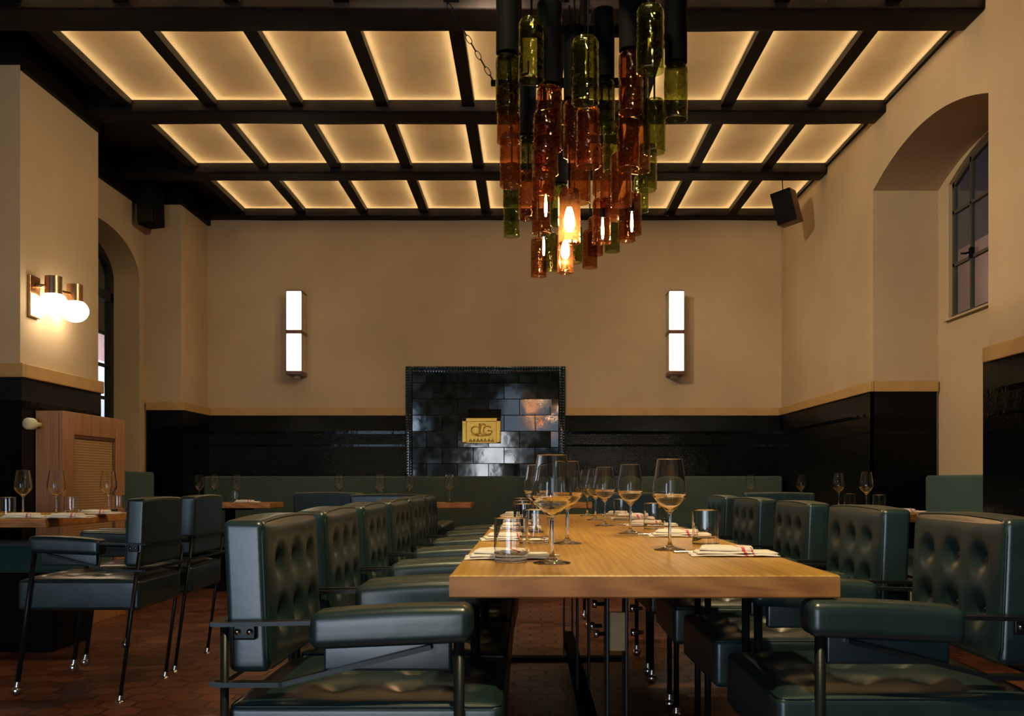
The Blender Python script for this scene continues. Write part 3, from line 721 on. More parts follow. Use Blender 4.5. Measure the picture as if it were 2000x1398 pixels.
# ------------------------------------------------------------------ radiator cabinet
rc = empty('radiator_cabinet', (-3.02, 5.88, 0), 'honey wood radiator cabinet with cane lattice front beside the left pier', 'cabinet')
ZC = E+0.432; D = 0.16; LC = 0.89
MB().box(0, D-0.02, 0, LC, 0, ZC).build('body', M['cabinet'], rc)
mb = MB()
mb.rbox(D-0.02, D+0.012, 0, 0.14, 0, ZC, 0.004, 1); mb.rbox(D-0.02, D+0.012, LC-0.14, LC, 0, ZC, 0.004, 1)
mb.rbox(D-0.02, D+0.012, 0.14, LC-0.14, ZC-0.14, ZC, 0.004, 1); mb.rbox(D-0.02, D+0.012, 0.14, LC-0.14, 0, 0.12, 0.004, 1)
mb.build('door_frame', M['cabinet'], rc)
mb = MB(); mb.box(D-0.022, D-0.008, 0.14, LC-0.14, 0.12, ZC-0.14); mb.build('cane_panel', M['cane'], rc)
mb = MB()
for (a, b_) in ((0.14, 0.16), (LC-0.16, LC-0.14)): mb.rbox(D-0.012, D+0.004, a, b_, 0.12, ZC-0.14, 0.004, 1)
mb.rbox(D-0.012, D+0.004, 0.14, LC-0.14, ZC-0.16, ZC-0.14, 0.004, 1)
mb.build('inner_moulding', M['browntrim'], rc)
vk = empty('valve_knob', (-2.985, 5.86, E+0.345), 'ivory radiator valve knob on the end of the wooden cabinet', 'knob')
mb = MB().tube([(-0.01, -0.13, 0), (-0.01, -0.115, 0), (-0.01, -0.07, 0), (-0.01, -0.05, 0)], [0.026, 0.036, 0.036, 0.020], 20); mb.build('grip', M['ivory'], vk)
MB().tube([(-0.01, -0.05, 0), (-0.01, 0.02, 0)], 0.016, 12).build('valve_stem', M['ivory'], vk)

# ------------------------------------------------------------------ banquettes
def banquette(label, boxes_back, boxes_seat, boxes_plinth, mat, group=None):
    e = empty('banquette', (0, 0, 0), label, 'banquette', group)
    for nm, bxs in (('backrest', boxes_back), ('seat', boxes_seat), ('plinth', boxes_plinth)):
        if not bxs: continue
        mb = MB()
        for b_ in bxs: mb.rbox(*b_, 0.022 if nm != 'plinth' else 0.004, 4)
        o = mb.build(nm, M['black'] if nm == 'plinth' else mat, e)
        if nm == 'plinth': o['label'] = 'black plinth'
    # put the origin at the seat's base
    b_ = (boxes_seat or boxes_back)[0]; c = Vector(((b_[0]+b_[1])/2, (b_[2]+b_[3])/2, 0))
    e.location = c
    for o in kids(e): o.data.transform(Matrix.Translation(-c))
banquette('long green upholstered banquette along the whole back wall', [(-3.075, 2.38, 9.06, 9.195, 0.46, E+0.05)], [(-3.06, 2.37, 8.66, 9.06, 0.33, 0.47)], [(-3.04, 2.36, 8.72, 9.2, 0.0, 0.33)], M['banquette'])
banquette('teal banquette below the niche window on the right', [(2.775, 2.858, 5.13, 6.765, 0.44, E+0.042)], [(2.44, 2.775, 5.13, 6.765, 0.32, 0.46)], [(2.46, 2.85, 5.14, 6.76, 0.0, 0.32)], M['teal'])
banquette('dark teal banquette in the left window recess behind the cabinet', [(-3.40, -3.29, 6.93, 8.44, 0.44, E+0.082)], [(-3.29, -2.92, 6.93, 8.44, 0.32, 0.46)], [(-3.28, -2.95, 6.95, 8.42, 0.0, 0.32)], M['teal'])
banquette('rounded teal bench seat tucked under the left table', [], [(-3.55, -2.46, 5.16, 5.69, 0.44, 0.585)], [(-3.45, -2.6, 5.24, 5.68, 0.0, 0.44)], M['teal'])

# ------------------------------------------------------------------ armchairs
def tuft(pts, ax, sgn, depth, sig, base, c0, h0):
    """push the face pointing along ax*sgn in at each button"""
    def f(v, d):
        dd = d[ax]*sgn
        if dd < 0.2: return v
        blend = min(1.0, (dd-0.2)/0.8)
        s_ = 0.0; u = [a for a in range(3) if a != ax]
        ef = max(0, 1-abs((v[u[0]]-c0[0])/h0[0])**5)*max(0, 1-abs((v[u[1]]-c0[1])/h0[1])**5)
        for p in pts:
            r2 = (v[u[0]]-p[0])**2+(v[u[1]]-p[1])**2
            s_ += math.exp(-r2/(sig*sig))+0.35*math.exp(-math.sqrt(r2)/(sig*2.2))
        v = v.copy(); v[ax] += sgn*blend*ef*(base-depth*s_); return v
    return f
def make_chair(label, group):
    e = empty('armchair', (0, 0, 0), label, 'armchair', group)
    L = M['leather']
    # seat
    bt = [(x, y) for x in (-0.09, 0.04, 0.16) for y in (-0.15, 0.0, 0.15)]
    def seatdisp(v, d):
        v2 = tuft(bt, 2, 1, 0.016, 0.026, 0.018, (-0.0225, 0), (0.254, 0.242))(v, d)
        if d.z > 0.99:
            ex = min(1, (0.24-abs(v.y))/0.06); v2.z += 0.004*max(0, ex)
        return v2
    seat = MB().rbox(-0.280, 0.235, -0.245, 0.245, 0.385, 0.512, 0.016, (44, 44, 2), disp=seatdisp, m=4).build('seat', L, e)
    for (x, y) in bt:
        MB().lathe([(0, 0.003), (0.005, 0.002), (0.007, 0)], 10, (x, y, 0.5055)).build('button', L, seat)
    mb = MB()
    def loop(x0, x1, y0, y1, z, r, k=5):
        pts = []
        for (cx, cy_, a0) in ((x1-r, y1-r, 0), (x0+r, y1-r, PI/2), (x0+r, y0+r, PI), (x1-r, y0+r, 3*PI/2)):
            for i in range(k+1): a = a0+PI/2*i/k; pts.append((cx+r*math.cos(a), cy_+r*math.sin(a), z))
        pts.append(pts[0]); return pts
    mb.tube(loop(-0.2755, 0.2305, -0.2405, 0.2405, 0.5078, 0.016), 0.0030, 6, cap=False); mb.build('piping', M['seam'], seat)
    # backrest, leaning back a touch
    bb = [(y, z) for z in (0.77, 0.665) for y in (-0.13, 0.0, 0.13)]
    def bend(v):
        v = v.copy(); v.x -= 0.012*(v.z-0.57)/0.29; return v
    tf = tuft([(p[0], p[1]) for p in bb], 0, 1, 0.023, 0.030, 0.018, (0, 0.712), (0.222, 0.141))
    def backdisp(v, d):
        v = tf(v, d)
        if d.z > 0.5: v.z += 0.006*math.cos(v.y/0.225*PI/2)
        return bend(v)
    back = MB().rbox(-0.284, -0.206, -0.225, 0.225, 0.568, 0.856, 0.014, (2, 44, 30), disp=backdisp, m=4).build('backrest', L, e)
    for (y, z) in bb:
        p = bend(Vector((-0.2185, y, z))); MB().lathe([(0, 0.003), (0.005, 0.002), (0.007, 0)], 10).build('button', L, back, None)
        o = kids(back)[-1]
        o = [c for c in kids(back) if c.location.length == 0][-1]
        o.location = p; o.rotation_euler = (0, PI/2, 0)
    mb = MB()
    for x in (-0.2100,):
        pts = []
        for (cy_, cz, a0) in ((0.191, 0.822, 0), (-0.191, 0.822, PI/2), (-0.191, 0.602, PI), (0.191, 0.602, 3*PI/2)):
            for i in range(6):
                a = a0+PI/2*i/5; yy_, zz_ = cy_+0.03*math.cos(a), cz+0.03*math.sin(a); pts.append(bend(Vector((x, yy_, zz_+(0.006*math.cos(yy_/0.225*PI/2) if zz_ > 0.8 else 0)))))
                if i == 5 and a0 in (0, PI):
                    sg = 1 if a0 == 0 else -1
                    for k_ in range(1, 8): yq = 0.191*sg*(1-2*k_/8); pts.append(bend(Vector((x, yq, (0.852+0.006*math.cos(yq/0.225*PI/2)) if a0 == 0 else 0.572))))
        pts.append(pts[0]); mb.tube(pts, 0.0032, 6, cap=False)
    mb.build('piping', M['seam'], back)
    # armrests
    for s_ in (-1, 1):
        y = s_*0.231
        def adisp(v, d): v = v.copy(); v.z += 0.045*(v.x-0.03); v.z += 0.004*math.sin((v.x+0.12)/0.3*PI) if d.z > 0.3 else 0; return v
        MB().rbox(-0.122, 0.180, y-0.043, y+0.043, 0.624, 0.694, 0.020, (12, 5, 3), disp=adisp, m=4).build('armrest', L, e)
        MB().rbox(-0.10, 0.14, y-0.012, y+0.012, 0.575, 0.632, 0.006, 2).build('arm_gusset', L, e)
    # legs: square-topped tubes with ball casters
    for (x, ztop) in ((0.155, 0.635), (-0.282, 0.668)):
        for s_ in (-1, 1):
            y = s_*0.252
            lg = MB().tube([(x, y, 0.045), (x, y, ztop)], 0.0105 if x > 0 else 0.0078, 10).build('leg', M['steel'], e)
            mb = MB(); prof = [(0.023*math.cos(t), 0.023*math.sin(t)) for t in [-PI/2+PI*i/10 for i in range(11)]]; prof[0] = (0, -0.023); prof[-1] = (0, 0.023)
            mb.lathe(prof, 16, (x, y, 0.023)); mb.lathe([(0.013, 0.03), (0.015, 0.036), (0.012, 0.062), (0.012, 0.03)], 12, (x, y, 0))
            mb.build('caster', M['chrome'], lg)
    # flat steel bars round the back, the lower one rising to the arm
    def flat(pts, w0, t0):
        mb = MB()
        for a, b_ in zip(pts, pts[1:]):
            a, b_ = Vector(a), Vector(b_); d = (b_-a).normalized(); sd = Vector((-d.y, d.x, 0))
            sd = sd.normalized() if sd.length > 1e-6 else Vector((0, 1, 0)); up = d.cross(sd)
            if up.z < 0: up = -up
            vs = [p+sd*i*w0/2+up*j*t0/2 for p in (a-d*w0/2*0.3, b_+d*w0/2*0.3) for (i, j) in ((-1,-1),(1,-1),(1,1),(-1,1))]
            mb.add(vs, [(3,2,1,0),(4,5,6,7),(0,1,5,4),(1,2,6,5),(2,3,7,6),(3,0,4,7)])
        return mb
    zb = 0.664
    mb = flat([(-0.10, 0.252, zb+0.004), (-0.297, 0.252, zb)], 0.022, 0.008); m2 = flat([(-0.297, 0.252, zb), (-0.297, -0.252, zb)], 0.022, 0.008); m3 = flat([(-0.297, -0.252, zb), (-0.10, -0.252, zb+0.004)], 0.022, 0.008)
    mb.add(m2.v, m2.f); mb.add(m3.v, m3.f); mb.build('upper_bar', M['steel'], e)
    zl = 0.553; mb = MB()
    for s_ in (-1, 1):
        q = flat([(-0.297, s_*0.252, zl), (-0.175, s_*0.252, zl), (0.10, s_*0.252, 0.622)], 0.024, 0.009); mb.add(q.v, q.f)
    q = flat([(-0.297, 0.252, zl), (-0.297, -0.252, zl)], 0.024, 0.009); mb.add(q.v, q.f)
    mb.build('lower_bar', M['steel'], e)
    for s_ in (-1, 1):
        br = MB().rbox(-0.272, -0.228, s_*0.232-0.006, s_*0.232+0.006, 0.632, 0.662, 0.004, 1).build('bracket', M['steel'], e)
        for x in (-0.262, -0.239):
            MB().tube([(x, s_*0.238, 0.648), (x, s_*0.242, 0.648)], 0.0058, 10).build('screw', M['chrome'], br)
    return e
GL, GR, GO = 'green leather armchairs left of the long table', 'green leather armchairs right of the long table', 'green leather armchairs at the other tables'
chair0 = make_chair('teal leather armchair at the near left of the long table, its whole side in view', GL)
def chair(x, y, rz, label, group, lean=0.0):
    c = chair0 if not chair.used else copy_tree(chair0)
    chair.used = True
    c.location = (x, y, 0); c.rotation_euler = (0, 0, rz); c['label'] = label; c['group'] = group
    if lean:                                   # this pair stands on raked legs
        for k_ in kids(c):
            if k_.name.startswith('leg'):
                k_.rotation_euler = (0, -lean, 0); p_ = Vector((0, 0, 0.64)); k_.location = p_-Matrix.Rotation(-lean, 3, 'Y') @ p_
    return c
chair.used = False
XL, XRr = -0.284, 1.205-0.0
names = ['nearest the camera with its armrest in front', 'second from the camera', 'third from the camera', 'fourth from the camera', 'fifth from the camera', 'sixth and farthest']
for i, y in enumerate((2.045, 2.61, 3.18, 3.75, 4.32, 4.89)):
    chair(XL+R.uniform(-0.008, 0.008), y, R.uniform(-0.02, 0.02) if i else 0, 'teal leather armchair left of the long table, %s' % names[i], GL)
XRc = 0.720
for i, y in enumerate((2.11, 2.785, 3.45, 4.19, 4.86)):
    chair(XRc+R.uniform(-0.006, 0.006), y, PI+(R.uniform(-0.02, 0.02) if i else 0), 'teal leather armchair right of the long table, %s' % (names[i] if i < 4 else 'fifth and farthest'), GR)
chair(-1.93, 4.31, PI, 'dark teal leather armchair at the left table, nearer of the pair', GO, 0.13)
chair(-1.945, 4.96, PI+0.02, 'dark teal leather armchair at the left table, farther of the pair', GO, 0.13)
chair(-0.74, 5.58, PI/2-0.12, 'dark armchair seen from behind, just left of the far end of the long table', GO)
chair(-1.25, 6.42, PI/2-0.16, 'dark armchair seen from behind at the back wall tables, left of the chair row', GO)
chair(0.62, 6.35, PI/2, 'armchair with its back to the camera beyond the far end of the long table', GO)
chair(1.60, 6.45, PI/2, 'armchair with its back to the camera near the right wall tables', GO)

# ------------------------------------------------------------------ tables
ZT = 0.748
def slab(x0, x1, y0, y1, th=0.045, top=ZT):
    """board top whose four sides show end grain"""
    mb = MB(); c = ((x0+x1)/2, (y0+y1)/2)
    hx, hy = (x1-x0)/2, (y1-y0)/2; r_ = 0.003
    vs = []
    for (z, i) in ((-th, r_), (-th+r_, 0), (-r_, 0), (0, r_)):
        vs += [(-hx+i, -hy+i, z), (hx-i, -hy+i, z), (hx-i, hy-i, z), (-hx+i, hy-i, z)]
    mb.add(vs, [(3,2,1,0)]); mb.add([], [])
    o = 0
    fs = []
    for l in range(3):
        for k_ in range(4):
            fs.append(((l*4+k_, l*4+(k_+1)%4, l*4+4+(k_+1)%4, l*4+4+k_), 1 if l < 2 else 0))
    for f, mi in fs: mb.f.append(f); mb.mi.append(mi); mb.sm.append(False)
    mb.f.append((12, 13, 14, 15)); mb.mi.append(0); mb.sm.append(False)
    return mb, c
def pedestal(e, x, y, w=0.05, fx=0.28):
    pm = MB(); zu = ZT-0.045
    pm.rbox(x-fx*0.7, x+fx*0.7, y-0.05, y+0.05, zu-0.02, zu, 0.003, 1); pm.rbox(x-w/2, x+w/2, y-0.035, y+0.035, 0.05, zu-0.02, 0.004, 1)
    pm.build('pedestal', M['black'], e)
    pm = MB(); pm.rbox(x-fx, x+fx, y-0.035, y+0.035, 0.0, 0.05, 0.01, 1); pm.rbox(x-0.035, x+0.035, y-0.26, y+0.26, 0.0, 0.05, 0.01, 1); pm.build('foot', M['black'], e)
def simple_table(x0, x1, y0, y1, label, group='dining tables around the room', py=0.0):
    mb, c = slab(x0, x1, y0, y1)
    e = empty('dining_table', (c[0], c[1], 0), label, 'table', group)
    mb.build('tabletop', [M['table'], M['tableend']], e, (0, 0, ZT))
    pedestal(e, 0, py, 0.07, min(0.28, (x1-x0)/2-0.03))
    return e
TX0, TX1, TY0, TY1 = -0.157, 0.603, 1.87, 5.34
mb, c = slab(TX0, TX1, TY0, TY1)
lt = empty('dining_table', (c[0], c[1], 0), 'long oak communal table running away from the camera, set with glasses', 'table', 'dining tables around the room')
mb.build('tabletop', [M['table'], M['tableend']], lt, (0, 0, ZT))
for yy in (2.22, 3.6, 5.0):
    y = yy-c[1]; zu = ZT-0.045
    for s_ in (-1, 1):
        m_ = MB().rbox(s_*0.0215-0.0035-0.025, s_*0.0215+0.0035-0.025, y-0.04, y+0.04, 0.02, zu-0.02, 0.002, 1).build('leg', M['steel'], lt)
    MB().rbox(-0.0435, -0.0065, y-0.032, y-0.022, 0.545, 0.632, 0.001, 1).build('tan_insert', M['cardboard'], lt)
    MB().rbox(-0.20, 0.15, y-0.045, y+0.045, zu-0.02, zu, 0.003, 1).build('mounting_plate', M['black'], lt)
    MB().rbox(-0.33, 0.28, y-0.04, y+0.04, 0.0, 0.022, 0.004, 1).build('foot', M['black'], lt)
    for (x, z) in ((-0.068, 0.650), (-0.074, 0.600), (-0.064, 0.582), (0.018, 0.640), (0.020, 0.585)):
        b_ = MB().tube([(x-0.012, y-0.02, z), (x-0.002, y-0.02, z), (x-0.002, y-0.02, z), (x+0.016, y-0.02, z)], [0.009, 0.009, 0.0045, 0.0045], 8).build('bolt', M['chrome'], lt)
MB().rbox(-0.05, 0.0, 2.26-c[1], 4.96-c[1], 0.10, 0.16, 0.004, 1).build('stretcher', M['black'], lt)
simple_table(-3.65, -2.375, 4.72, 5.74, 'oak table at the left edge of the view in front of the wooden cabinet', py=-0.35)
simple_table(-3.02, -2.205, 8.16, 8.62, 'small oak table at the back banquette, leftmost')
simple_table(-1.80, -0.50, 8.16, 8.62, 'oak table at the back banquette, just left of the fireplace')
simple_table(0.25, 1.25, 8.16, 8.62, 'oak table at the back banquette, hidden behind the long table glasses')
simple_table(1.60, 2.33, 8.10, 8.62, 'oak table in the back right corner')
simple_table(2.02, 2.39, 5.35, 6.98, 'narrow oak table along the right wall in front of the window niche')

# ------------------------------------------------------------------ glassware, napkins, cutlery
def g_wine():
    t = 0.0011
    outer = [(0, 0.0), (0.0405, 0.0), (0.042, 0.0012), (0.040, 0.0025), (0.022, 0.006), (0.010, 0.012), (0.0048, 0.024), (0.0042, 0.060), (0.0046, 0.092), (0.007, 0.100), (0.018, 0.112), (0.030, 0.1245), (0.0405, 0.1365), (0.0448, 0.1445), (0.0450, 0.154), (0.0425, 0.180), (0.0375, 0.213), (0.0330, 0.2405)]
    inner = [(0.0330-t, 0.2407), (0.0375-t, 0.213), (0.0425-t, 0.180), (0.0450-t, 0.154), (0.0446-t, 0.1455), (0.0400-t, 0.1385), (0.029, 0.1260), (0.017, 0.1140), (0.005, 0.1055), (0, 0.1045)]
    def smooth_curve(p, k=5):
        out = []
        for i in range(len(p)-1):
            a, b_, c, d = p[max(i-1, 0)], p[i], p[i+1], p[min(i+2, len(p)-1)]
            for j in range(k):
                t_ = j/k
                out.append(tuple(0.5*((2*b_[q])+(-a[q]+c[q])*t_+(2*a[q]-5*b_[q]+4*c[q]-d[q])*t_*t_+(-a[q]+3*b_[q]-3*c[q]+d[q])*t_**3) for q in (0, 1)))
        out.append(p[-1]); return out
    return MB().lathe(outer[:2]+smooth_curve(outer[2:])+[(0.03265, 0.2410)]+smooth_curve(inner[:-1], 5)+[inner[-1]], 48)
def g_tumbler():
    o = [(0, 0), (0.036, 0), (0.0385, 0.0025), (0.0385, 0.0985), (0.0378, 0.100), (0.0371, 0.0985), (0.0371, 0.022), (0.034, 0.0185), (0, 0.018)]
    return MB().lathe(o, 36)
wg0 = g_wine().build('wine_glass', M['glass']); tb0 = g_tumbler().build('tumbler', M['glass'])
used = {'w': False, 't': False}
def put(kind, x, y, label, group, z=ZT):
    base = wg0 if kind == 'w' else tb0
    o = base.copy() if used[kind] else base
    if used[kind]: COL.objects.link(o)
    used[kind] = True
    o.location = (x, y, z+0.0004); o.rotation_euler = (0, 0, R.uniform(0, 6))
    tag(o, label, 'wine glass' if kind == 'w' else 'water glass', group); return o
GW, GT = 'wine glasses on the long table', 'water tumblers on the long table'
for (px, s_, lab) in ((1078, 879, 'tall empty wine glass nearest the camera on the long table'), (1108, 670, 'wine glass just behind the nearest one, left half of the long table'),
                      (1308, 739, 'wine glass at the right side of the long table, nearest on that side'), (1231, 560, 'wine glass on the long table, second along the right side'),
                      (1181, 478, 'wine glass on the long table, third along the right side'), (1163, 415, 'wine glass on the long table, fourth along the right side'),
                      (1047, 545, 'wine glass half hidden behind the nearest glass, left side of the long table'), (1147, 372, 'wine glass at the far end of the long table')):
    put('w', (px-1035)/s_, F/s_, lab, GW)
for (px, s_, lab) in ((998, 863, 'water tumbler nearest the camera beside the folded napkin, left side'), (1047, 668, 'water tumbler behind the nearest one, left side of the long table'),
                      (1378, 676, 'water tumbler nearest the camera on the right side of the long table'), (1277, 512, 'water tumbler second along the right side of the long table'),
                      (1214, 420, 'water tumbler third along the right side of the long table'), (1024, 530, 'water tumbler third along the left side of the long table'),
                      (1021, 452, 'water tumbler fourth along the left side of the long table'), (1018, 392, 'water tumbler fifth along the left side of the long table')):
    put('t', (px-1035)/s_, F/s_, lab, GT)
def napkin_mesh():
    """a folded napkin: two flat layers and a loose rolled fold on top"""
    mb = MB()
    def sheet(w_, d_, z0, th, ox=0, oy=0, rot=0, curl=0.0, seed=0.0, nx=28, ny=12):
        top, bot = [], []
        for j in range(ny+1):
            for i in range(nx+1):
                u, v = i/nx-0.5, j/ny-0.5
                x, y = u*w_, v*d_
                zz = z0+0.0035*noise.noise(Vector((x*18+seed, y*22, seed)))+0.003
                zz += curl*abs(2*u)**3
                e_ = min(1, (0.5-abs(u))*14, (0.5-abs(v))*9)
                t_ = th*(0.35+0.65*math.sqrt(max(0, 1-(1-e_)**2)))
                xr = x*math.cos(rot)-y*math.sin(rot)+ox; yr = x*math.sin(rot)+y*math.cos(rot)+oy
                top.append((xr, yr, max(zz, z0)+t_)); bot.append((xr, yr, max(zz, z0)-0.0004))
        n_ = len(top); W = nx+1; fs = []
        for j in range(ny):
            for i in range(nx):
                a = j*W+i; fs.append((a, a+1, a+W+1, a+W)); fs.append((n_+a, n_+a+W, n_+a+W+1, n_+a+1))
        for i in range(nx):
            fs.append((i, n_+i, n_+i+1, i+1)); a = ny*W+i; fs.append((a, a+1, n_+a+1, n_+a))
        for j in range(ny):
            a = j*W; fs.append((a, a+W, n_+a+W, n_+a)); a = j*W+nx; fs.append((a, n_+a, n_+a+W, a+W))
        mb.add(top+bot, fs, 0, True)
    sheet(0.245, 0.125, 0.0, 0.004, seed=1.3)
    sheet(0.225, 0.110, 0.006, 0.0055, ox=0.004, rot=0.05, seed=4.1)
    sheet(0.150, 0.085, 0.0135, 0.011, ox=-0.018, oy=0.004, rot=-0.12, seed=7.7)
    return mb
nk0 = napkin_mesh().build('folded_napkin', M['napkin']); nk_used = [False]
def napkin(x, y, rz, label, group='pink striped napkins on the long table', sc=1.0, z=ZT):
    o = nk0.copy() if nk_used[0] else nk0
    if nk_used[0]: COL.objects.link(o)
    nk_used[0] = True
    o.location = (x, y, z); o.rotation_euler = (0, 0, rz); o.scale = (sc, sc, sc); tag(o, label, 'napkin', group); return o
def knife_mesh():
    mb = MB(); mb.rbox(-0.10, -0.005, -0.008, 0.008, 0.0, 0.006, 0.0028, 3); mb.rbox(-0.01, 0.105, -0.0075, 0.0075, 0.0015, 0.0035, 0.0009, 3)
    return mb
kn0 = knife_mesh().build('table_knife', M['chrome']); kn_used = [False]
def knife(x, y, rz, label, group='table knives beside the napkins', z=ZT):
    o = kn0.copy() if kn_used[0] else kn0
    if kn_used[0]: COL.objects.link(o)
    kn_used[0] = True
    o.location = (x, y, z); o.rotation_euler = (0, 0, rz); tag(o, label, 'knife', group)
def ax(px, s_): return (px-1035)/s_
WHICH = ['nearest', 'second', 'third', 'fourth', 'farthest']
for i, (px, s_, rz) in enumerate(((984, 862, 0.03), (985, 650, 0.1), (987, 520, 0.1), (995, 440, 0.05), (1000, 380, 0.1))):
    y = F/s_+0.098; x = TX0+0.106
    napkin(x, y, rz, 'folded white napkin with pink stripes, %s along the left table edge' % WHICH[i], sc=0.84)
    knife(x+0.02, y+0.072, rz, 'silver table knife behind the %s napkin on the left table edge' % WHICH[i])
for i, (px, s_, rz) in enumerate(((1443, 795, -0.08), (1300, 590, -0.1), (1240, 478, -0.15), (1190, 405, -0.1), (1168, 365, 0))):
    y = F/s_; x = TX1-0.104
    napkin(x, y, rz, 'folded white napkin with pink stripes, %s along the right table edge' % WHICH[i], sc=0.86)
    knife(x-0.035, y+0.078, rz, 'silver table knife behind the %s napkin on the right table edge' % WHICH[i])
GB = 'wine glasses on the other tables'
for (px, s_, lab) in ((45, 366, 'wine glass on the left table, leftmost in the view'), (110, 368, 'wine glass on the left table in front of the wooden cabinet edge'),
                      (212, 342, 'wine glass on the left table in front of the cane lattice'),
                      (389, 225, 'small distant wine glass, leftmost on the back tables'), (420, 220, 'small distant wine glass, second from left on the back tables'), (463, 225, 'small distant wine glass above the small table behind the armchair pair'),
                      (663, 222, 'distant wine glass, first of four left of the fireplace'), (742, 229, 'distant wine glass, second of four left of the fireplace'),
                      (800, 222, 'distant wine glass, third of four left of the fireplace'), (878, 224, 'distant wine glass, just left of the bright fireplace tiles'),
                      (1466, 222, 'distant wine glass against the right end of the back banquette'),
                      (1565, 228, 'distant wine glass in the back right corner'), (1638, 277, 'wine glass on the right wall table, farther of two'),
                      (1692, 305, 'wine glass on the right wall table, nearer of two')):
    put('w', ax(px, s_), F/s_, lab, GB)
for (px, s_, lab) in ((15, 372, 'water tumbler on the left table at the edge of the view'), (140, 360, 'water tumbler on the left table beside the cabinet edge glass'), (231, 331, 'water tumbler on the left table behind the armchair back'),
                      (459, 219, 'small tumbler on the leftmost back table'), (744, 222, 'small tumbler on the table left of the fireplace'), (1660, 290, 'water tumbler on the right wall table, farther of two'), (1717, 318, 'water tumbler on the right wall table, nearer of two')):
    put('t', ax(px, s_), F/s_, lab, 'water tumblers on the other tables')
for (px, s_, rz, lab) in ((52, 392, 0.0, 'folded napkin on the left table, left of two wine glasses'), (138, 392, 0.0, 'folded napkin at the front edge of the left table'), (193, 352, 0.03, 'folded napkin on the left table in front of the cane lattice'),
                          (482, 228.5, 0, 'small folded napkin on the leftmost back table'), (1768, 336, 0, 'folded napkin on the right wall table')):
    napkin(ax(px, s_), F/s_, rz, lab, 'napkins on the other tables', sc=0.9)

# ------------------------------------------------------------------ bottle chandelier
ch = empty('chandelier', (0.2, 3.6, E+1.62), 'long chandelier of hanging cut green and amber glass bottles above the table', 'chandelier')
O = Vector(ch.location)
def bottle_prof(r, h):
    return [(r, 0), (r*1.01, 0.004), (r, 0.012), (r, h-0.03), (r*0.96, h-0.014), (r*0.82, h-0.004), (r*0.55, h), (0.014, h+0.001)]
BT = [  # centre x, y of open rim, width in the photograph, colour, sleeve above
 (1038,158,51,'g',0),(1270,140,54,'g',0),(1143,202,54,'g',0),(991,216,46,'o',1),(1320,234,46,'g',1),(1232,220,48,'a',1),(1073,293,50,'a',1),
 (993,278,45,'a',0),(1149,326,47,'a',0),(1227,330,44,'a',0),(1278,298,44,'g',0),(1198,336,40,'g',0),(1122,306,44,'a',1),(997,365,42,'a',0),
 (1066,340,50,'a',0),(1062,388,46,'a',0),(1000,402,35,'o',0),(999,462,32,'g',0),(1032,428,38,'a',0),(1057,456,36,'a',0),(1052,540,31,'a',0),
 (1075,528,31,'g',0),(1112,475,43,'a',0),(1104,533,32,'a',0),(1122,513,31,'g',0),(1152,523,30,'a',0),(1175,476,36,'a',0),(1196,492,30,'g',0),
 (1224,471,34,'a',0),(1236,458,34,'a',0),(1252,413,29,'g',0),(1264,372,38,'g',0),(1131,396,42,'a',1),(1176,380,38,'a',0),(1213,402,42,'a',0),
 (1163,498,30,'a',0),(1250,335,40,'a',0),(1190,430,36,'a',0),(1092,440,34,'o',1),(1030,350,36,'o',1),(1244,240,44,'o',1),(1180,255,42,'o',1)]
for (px, py, wd, c, slv) in BT:
    s_ = wd/0.075; x = (px-1035)/s_; y = F/s_; z = E+(940-py)/s_
    h = 0.178 if c != 'a' else 0.186
    r_ = 0.0375
    b_ = MB().lathe(bottle_prof(r_, h), 28, smooth=True).build('glass_bottle', M[{'g': 'greenglass', 'o': 'oliveglass', 'a': 'amberglass'}[c]], ch, Vector((x, y, z))-O)
    md = b_.modifiers.new('solid', 'SOLIDIFY'); md.thickness = 0.003
    b_['label'] = {'g': 'green glass bottle', 'o': 'dark olive glass bottle', 'a': 'amber glass bottle'}[c]
    zt_ = z+h
    if slv:
        MB().lathe([(0.034, 0), (0.036, 0.002), (0.036, 0.24), (0, 0.24)], 20).build('black_sleeve', M['black'], ch, Vector((x, y, zt_+0.001))-O)
        zt_ += 0.24
    if zt_ < O.z-0.02:
        MB().tube([(0, 0, 0), (0, 0, O.z-zt_)], 0.0035, 6).build('hanging_rod', M['black'], ch, Vector((x, y, zt_))-O)
mb = MB()
for x in (-0.24, 0.21): mb.rbox(x-0.012, x+0.012, -0.98, 1.02, -0.004, 0.03, 0.003, 1)
for y in (-0.98, -0.55, -0.1, 0.35, 0.7, 1.0): mb.rbox(-0.26, 0.24, y-0.018, y+0.018, 0.0, 0.03, 0.003, 1)
mb.rbox(-0.36, -0.22, 0.338, 0.362, 0.004, 0.024, 0.003, 1); mb.rbox(-0.03, 0.0, -1.0, 1.02, -0.002, 0.026, 0.003, 1)
mb.build('iron_frame', M['black'], ch)
def chain(a, b_, r=0.0017, L=0.042, w_=0.018):
    a, b_ = Vector(a), Vector(b_); d = b_-a; n = max(2, int(d.length/(L*0.86))); t = d.normalized()
    u = t.cross(Vector((0, 1, 0) if abs(t.y) < 0.9 else (1, 0, 0))).normalized(); v = t.cross(u); mb = MB()
    for i in range(n):
        c = a+d*((i+0.5)/n); s_ = u if i % 2 else v; pts = []
        for k_ in range(13):
            q = 2*PI*k_/12; pts.append(c+t*(L/2*math.cos(q))+s_*(w_/2*math.sin(q)))
        mb.tube(pts, r, 5, cap=False)
    return mb
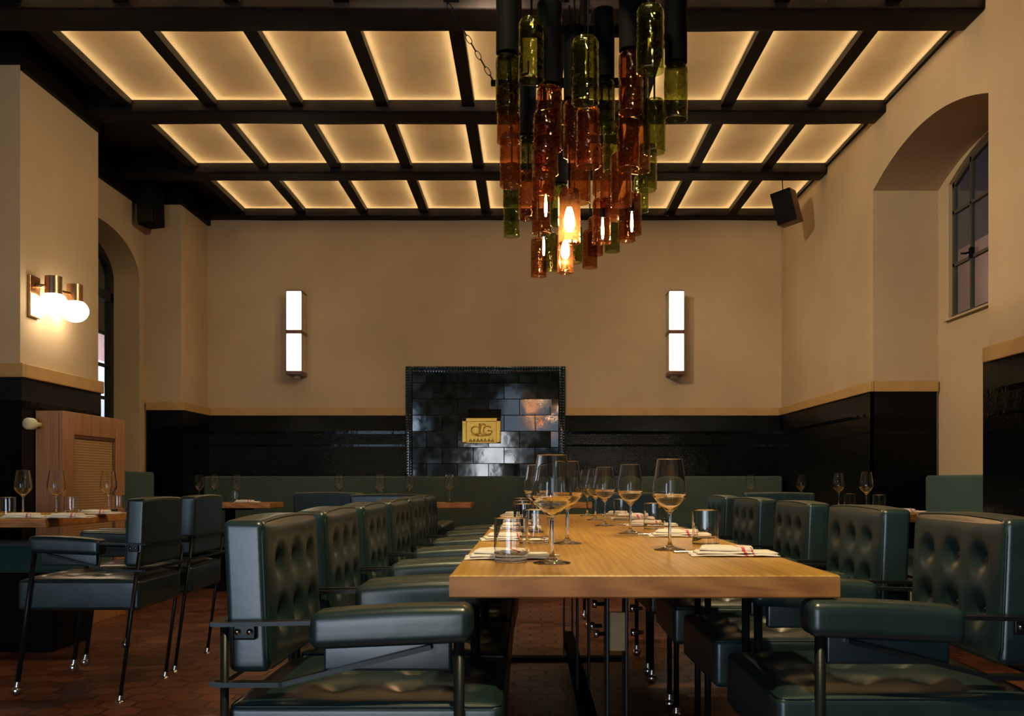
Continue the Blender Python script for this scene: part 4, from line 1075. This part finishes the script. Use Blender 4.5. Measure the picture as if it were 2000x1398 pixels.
for (a, b_) in (((-0.345, 0.35, 0.015), (-0.88, 0.28, ZB-O.z)), ((-0.24, -0.9, 0.03), (-0.45, -1.2, ZB+0.9-O.z-0.005 if False else ZP-0.052-O.z)),
                ((0.21, 0.2, 0.03), (0.12, 0.34, ZB-O.z)), ((0.05, 0.55, 0.03), (0.06, 0.34, ZB-O.z)), ((-0.1, 1.0, 0.03), (-0.03, 1.4, ZP-0.05-O.z)), ((0.12, -0.4, 0.03), (0.1, 0.2, ZB-O.z))):
    chain(a, b_).build('chain', M['black'], ch)
for (px, py, s_) in ((1112, 428, 573), (1104, 486, 430), (1234, 432, 470), (1066, 400, 520), (1177, 445, 500), (1062, 480, 430)):
    x = (px-1035)/s_; y = F/s_; z = E+(940-py)/s_
    big = px in (1112, 1104)
    rb = 0.019 if big else 0.0055
    prof = [(0, -0.045), (rb*0.6, -0.042), (rb, -0.025), (rb, 0.0), (rb*0.7, 0.025), (rb*0.45, 0.04), (0, 0.042)]
    b_ = MB().lathe(prof, 16).build('bulb', M['bulb'], ch, Vector((x, y, z))-O)
    MB().lathe([(0, 0.04), (0.012, 0.04), (0.012, 0.075), (0, 0.075)], 12).build('socket', M['black'], b_)
    l = light('bulb_glow', 'POINT', Vector((x, y, z-0.06)), 4.5 if big else 2.2, (1.0, 0.55, 0.25), shadow_soft_size=0.012)

# ------------------------------------------------------------------ street outside the windows
mb = MB(); mb.box(4.3, 4.5, 3.0, 12.0, 0, 3.25)
fa = empty('street_facade', (0, 0, 0), 'pink house wall outside the right window', 'building'); mb.build('wall', M['facade'], fa)
MB().box(4.26, 4.31, 8.55, 9.2, 1.2, 2.5).build('window', M['black'], fa)
fb = empty('street_facade', (0, 0, 0), 'pale house front outside the left window', 'building')
MB().box(-6.2, -6.0, 6.0, 20.0, 0, 2.62).build('base_wall', M['whitefacade'], fb)
MB().box(-6.2, -6.0, 6.0, 20.0, 2.62, 3.0).build('pink_wall', M['facade'], fb)
MB().box(-6.3, -6.0, 6.0, 20.0, 3.0, 4.5).build('upper_wall', M['beam'], fb)
light('street_facade_fill', 'POINT', (-4.9, 12.9, 2.5), 260, (0.85, 0.85, 1.0), shadow_soft_size=0.15)  # unseen point light added to brighten the pale facade behind the left window
light('yard_wall_fill', 'POINT', (3.7, 8.6, 2.9), 16, (1.0, 0.8, 0.7), shadow_soft_size=0.1)  # unseen point light added to lift the pink wall outside
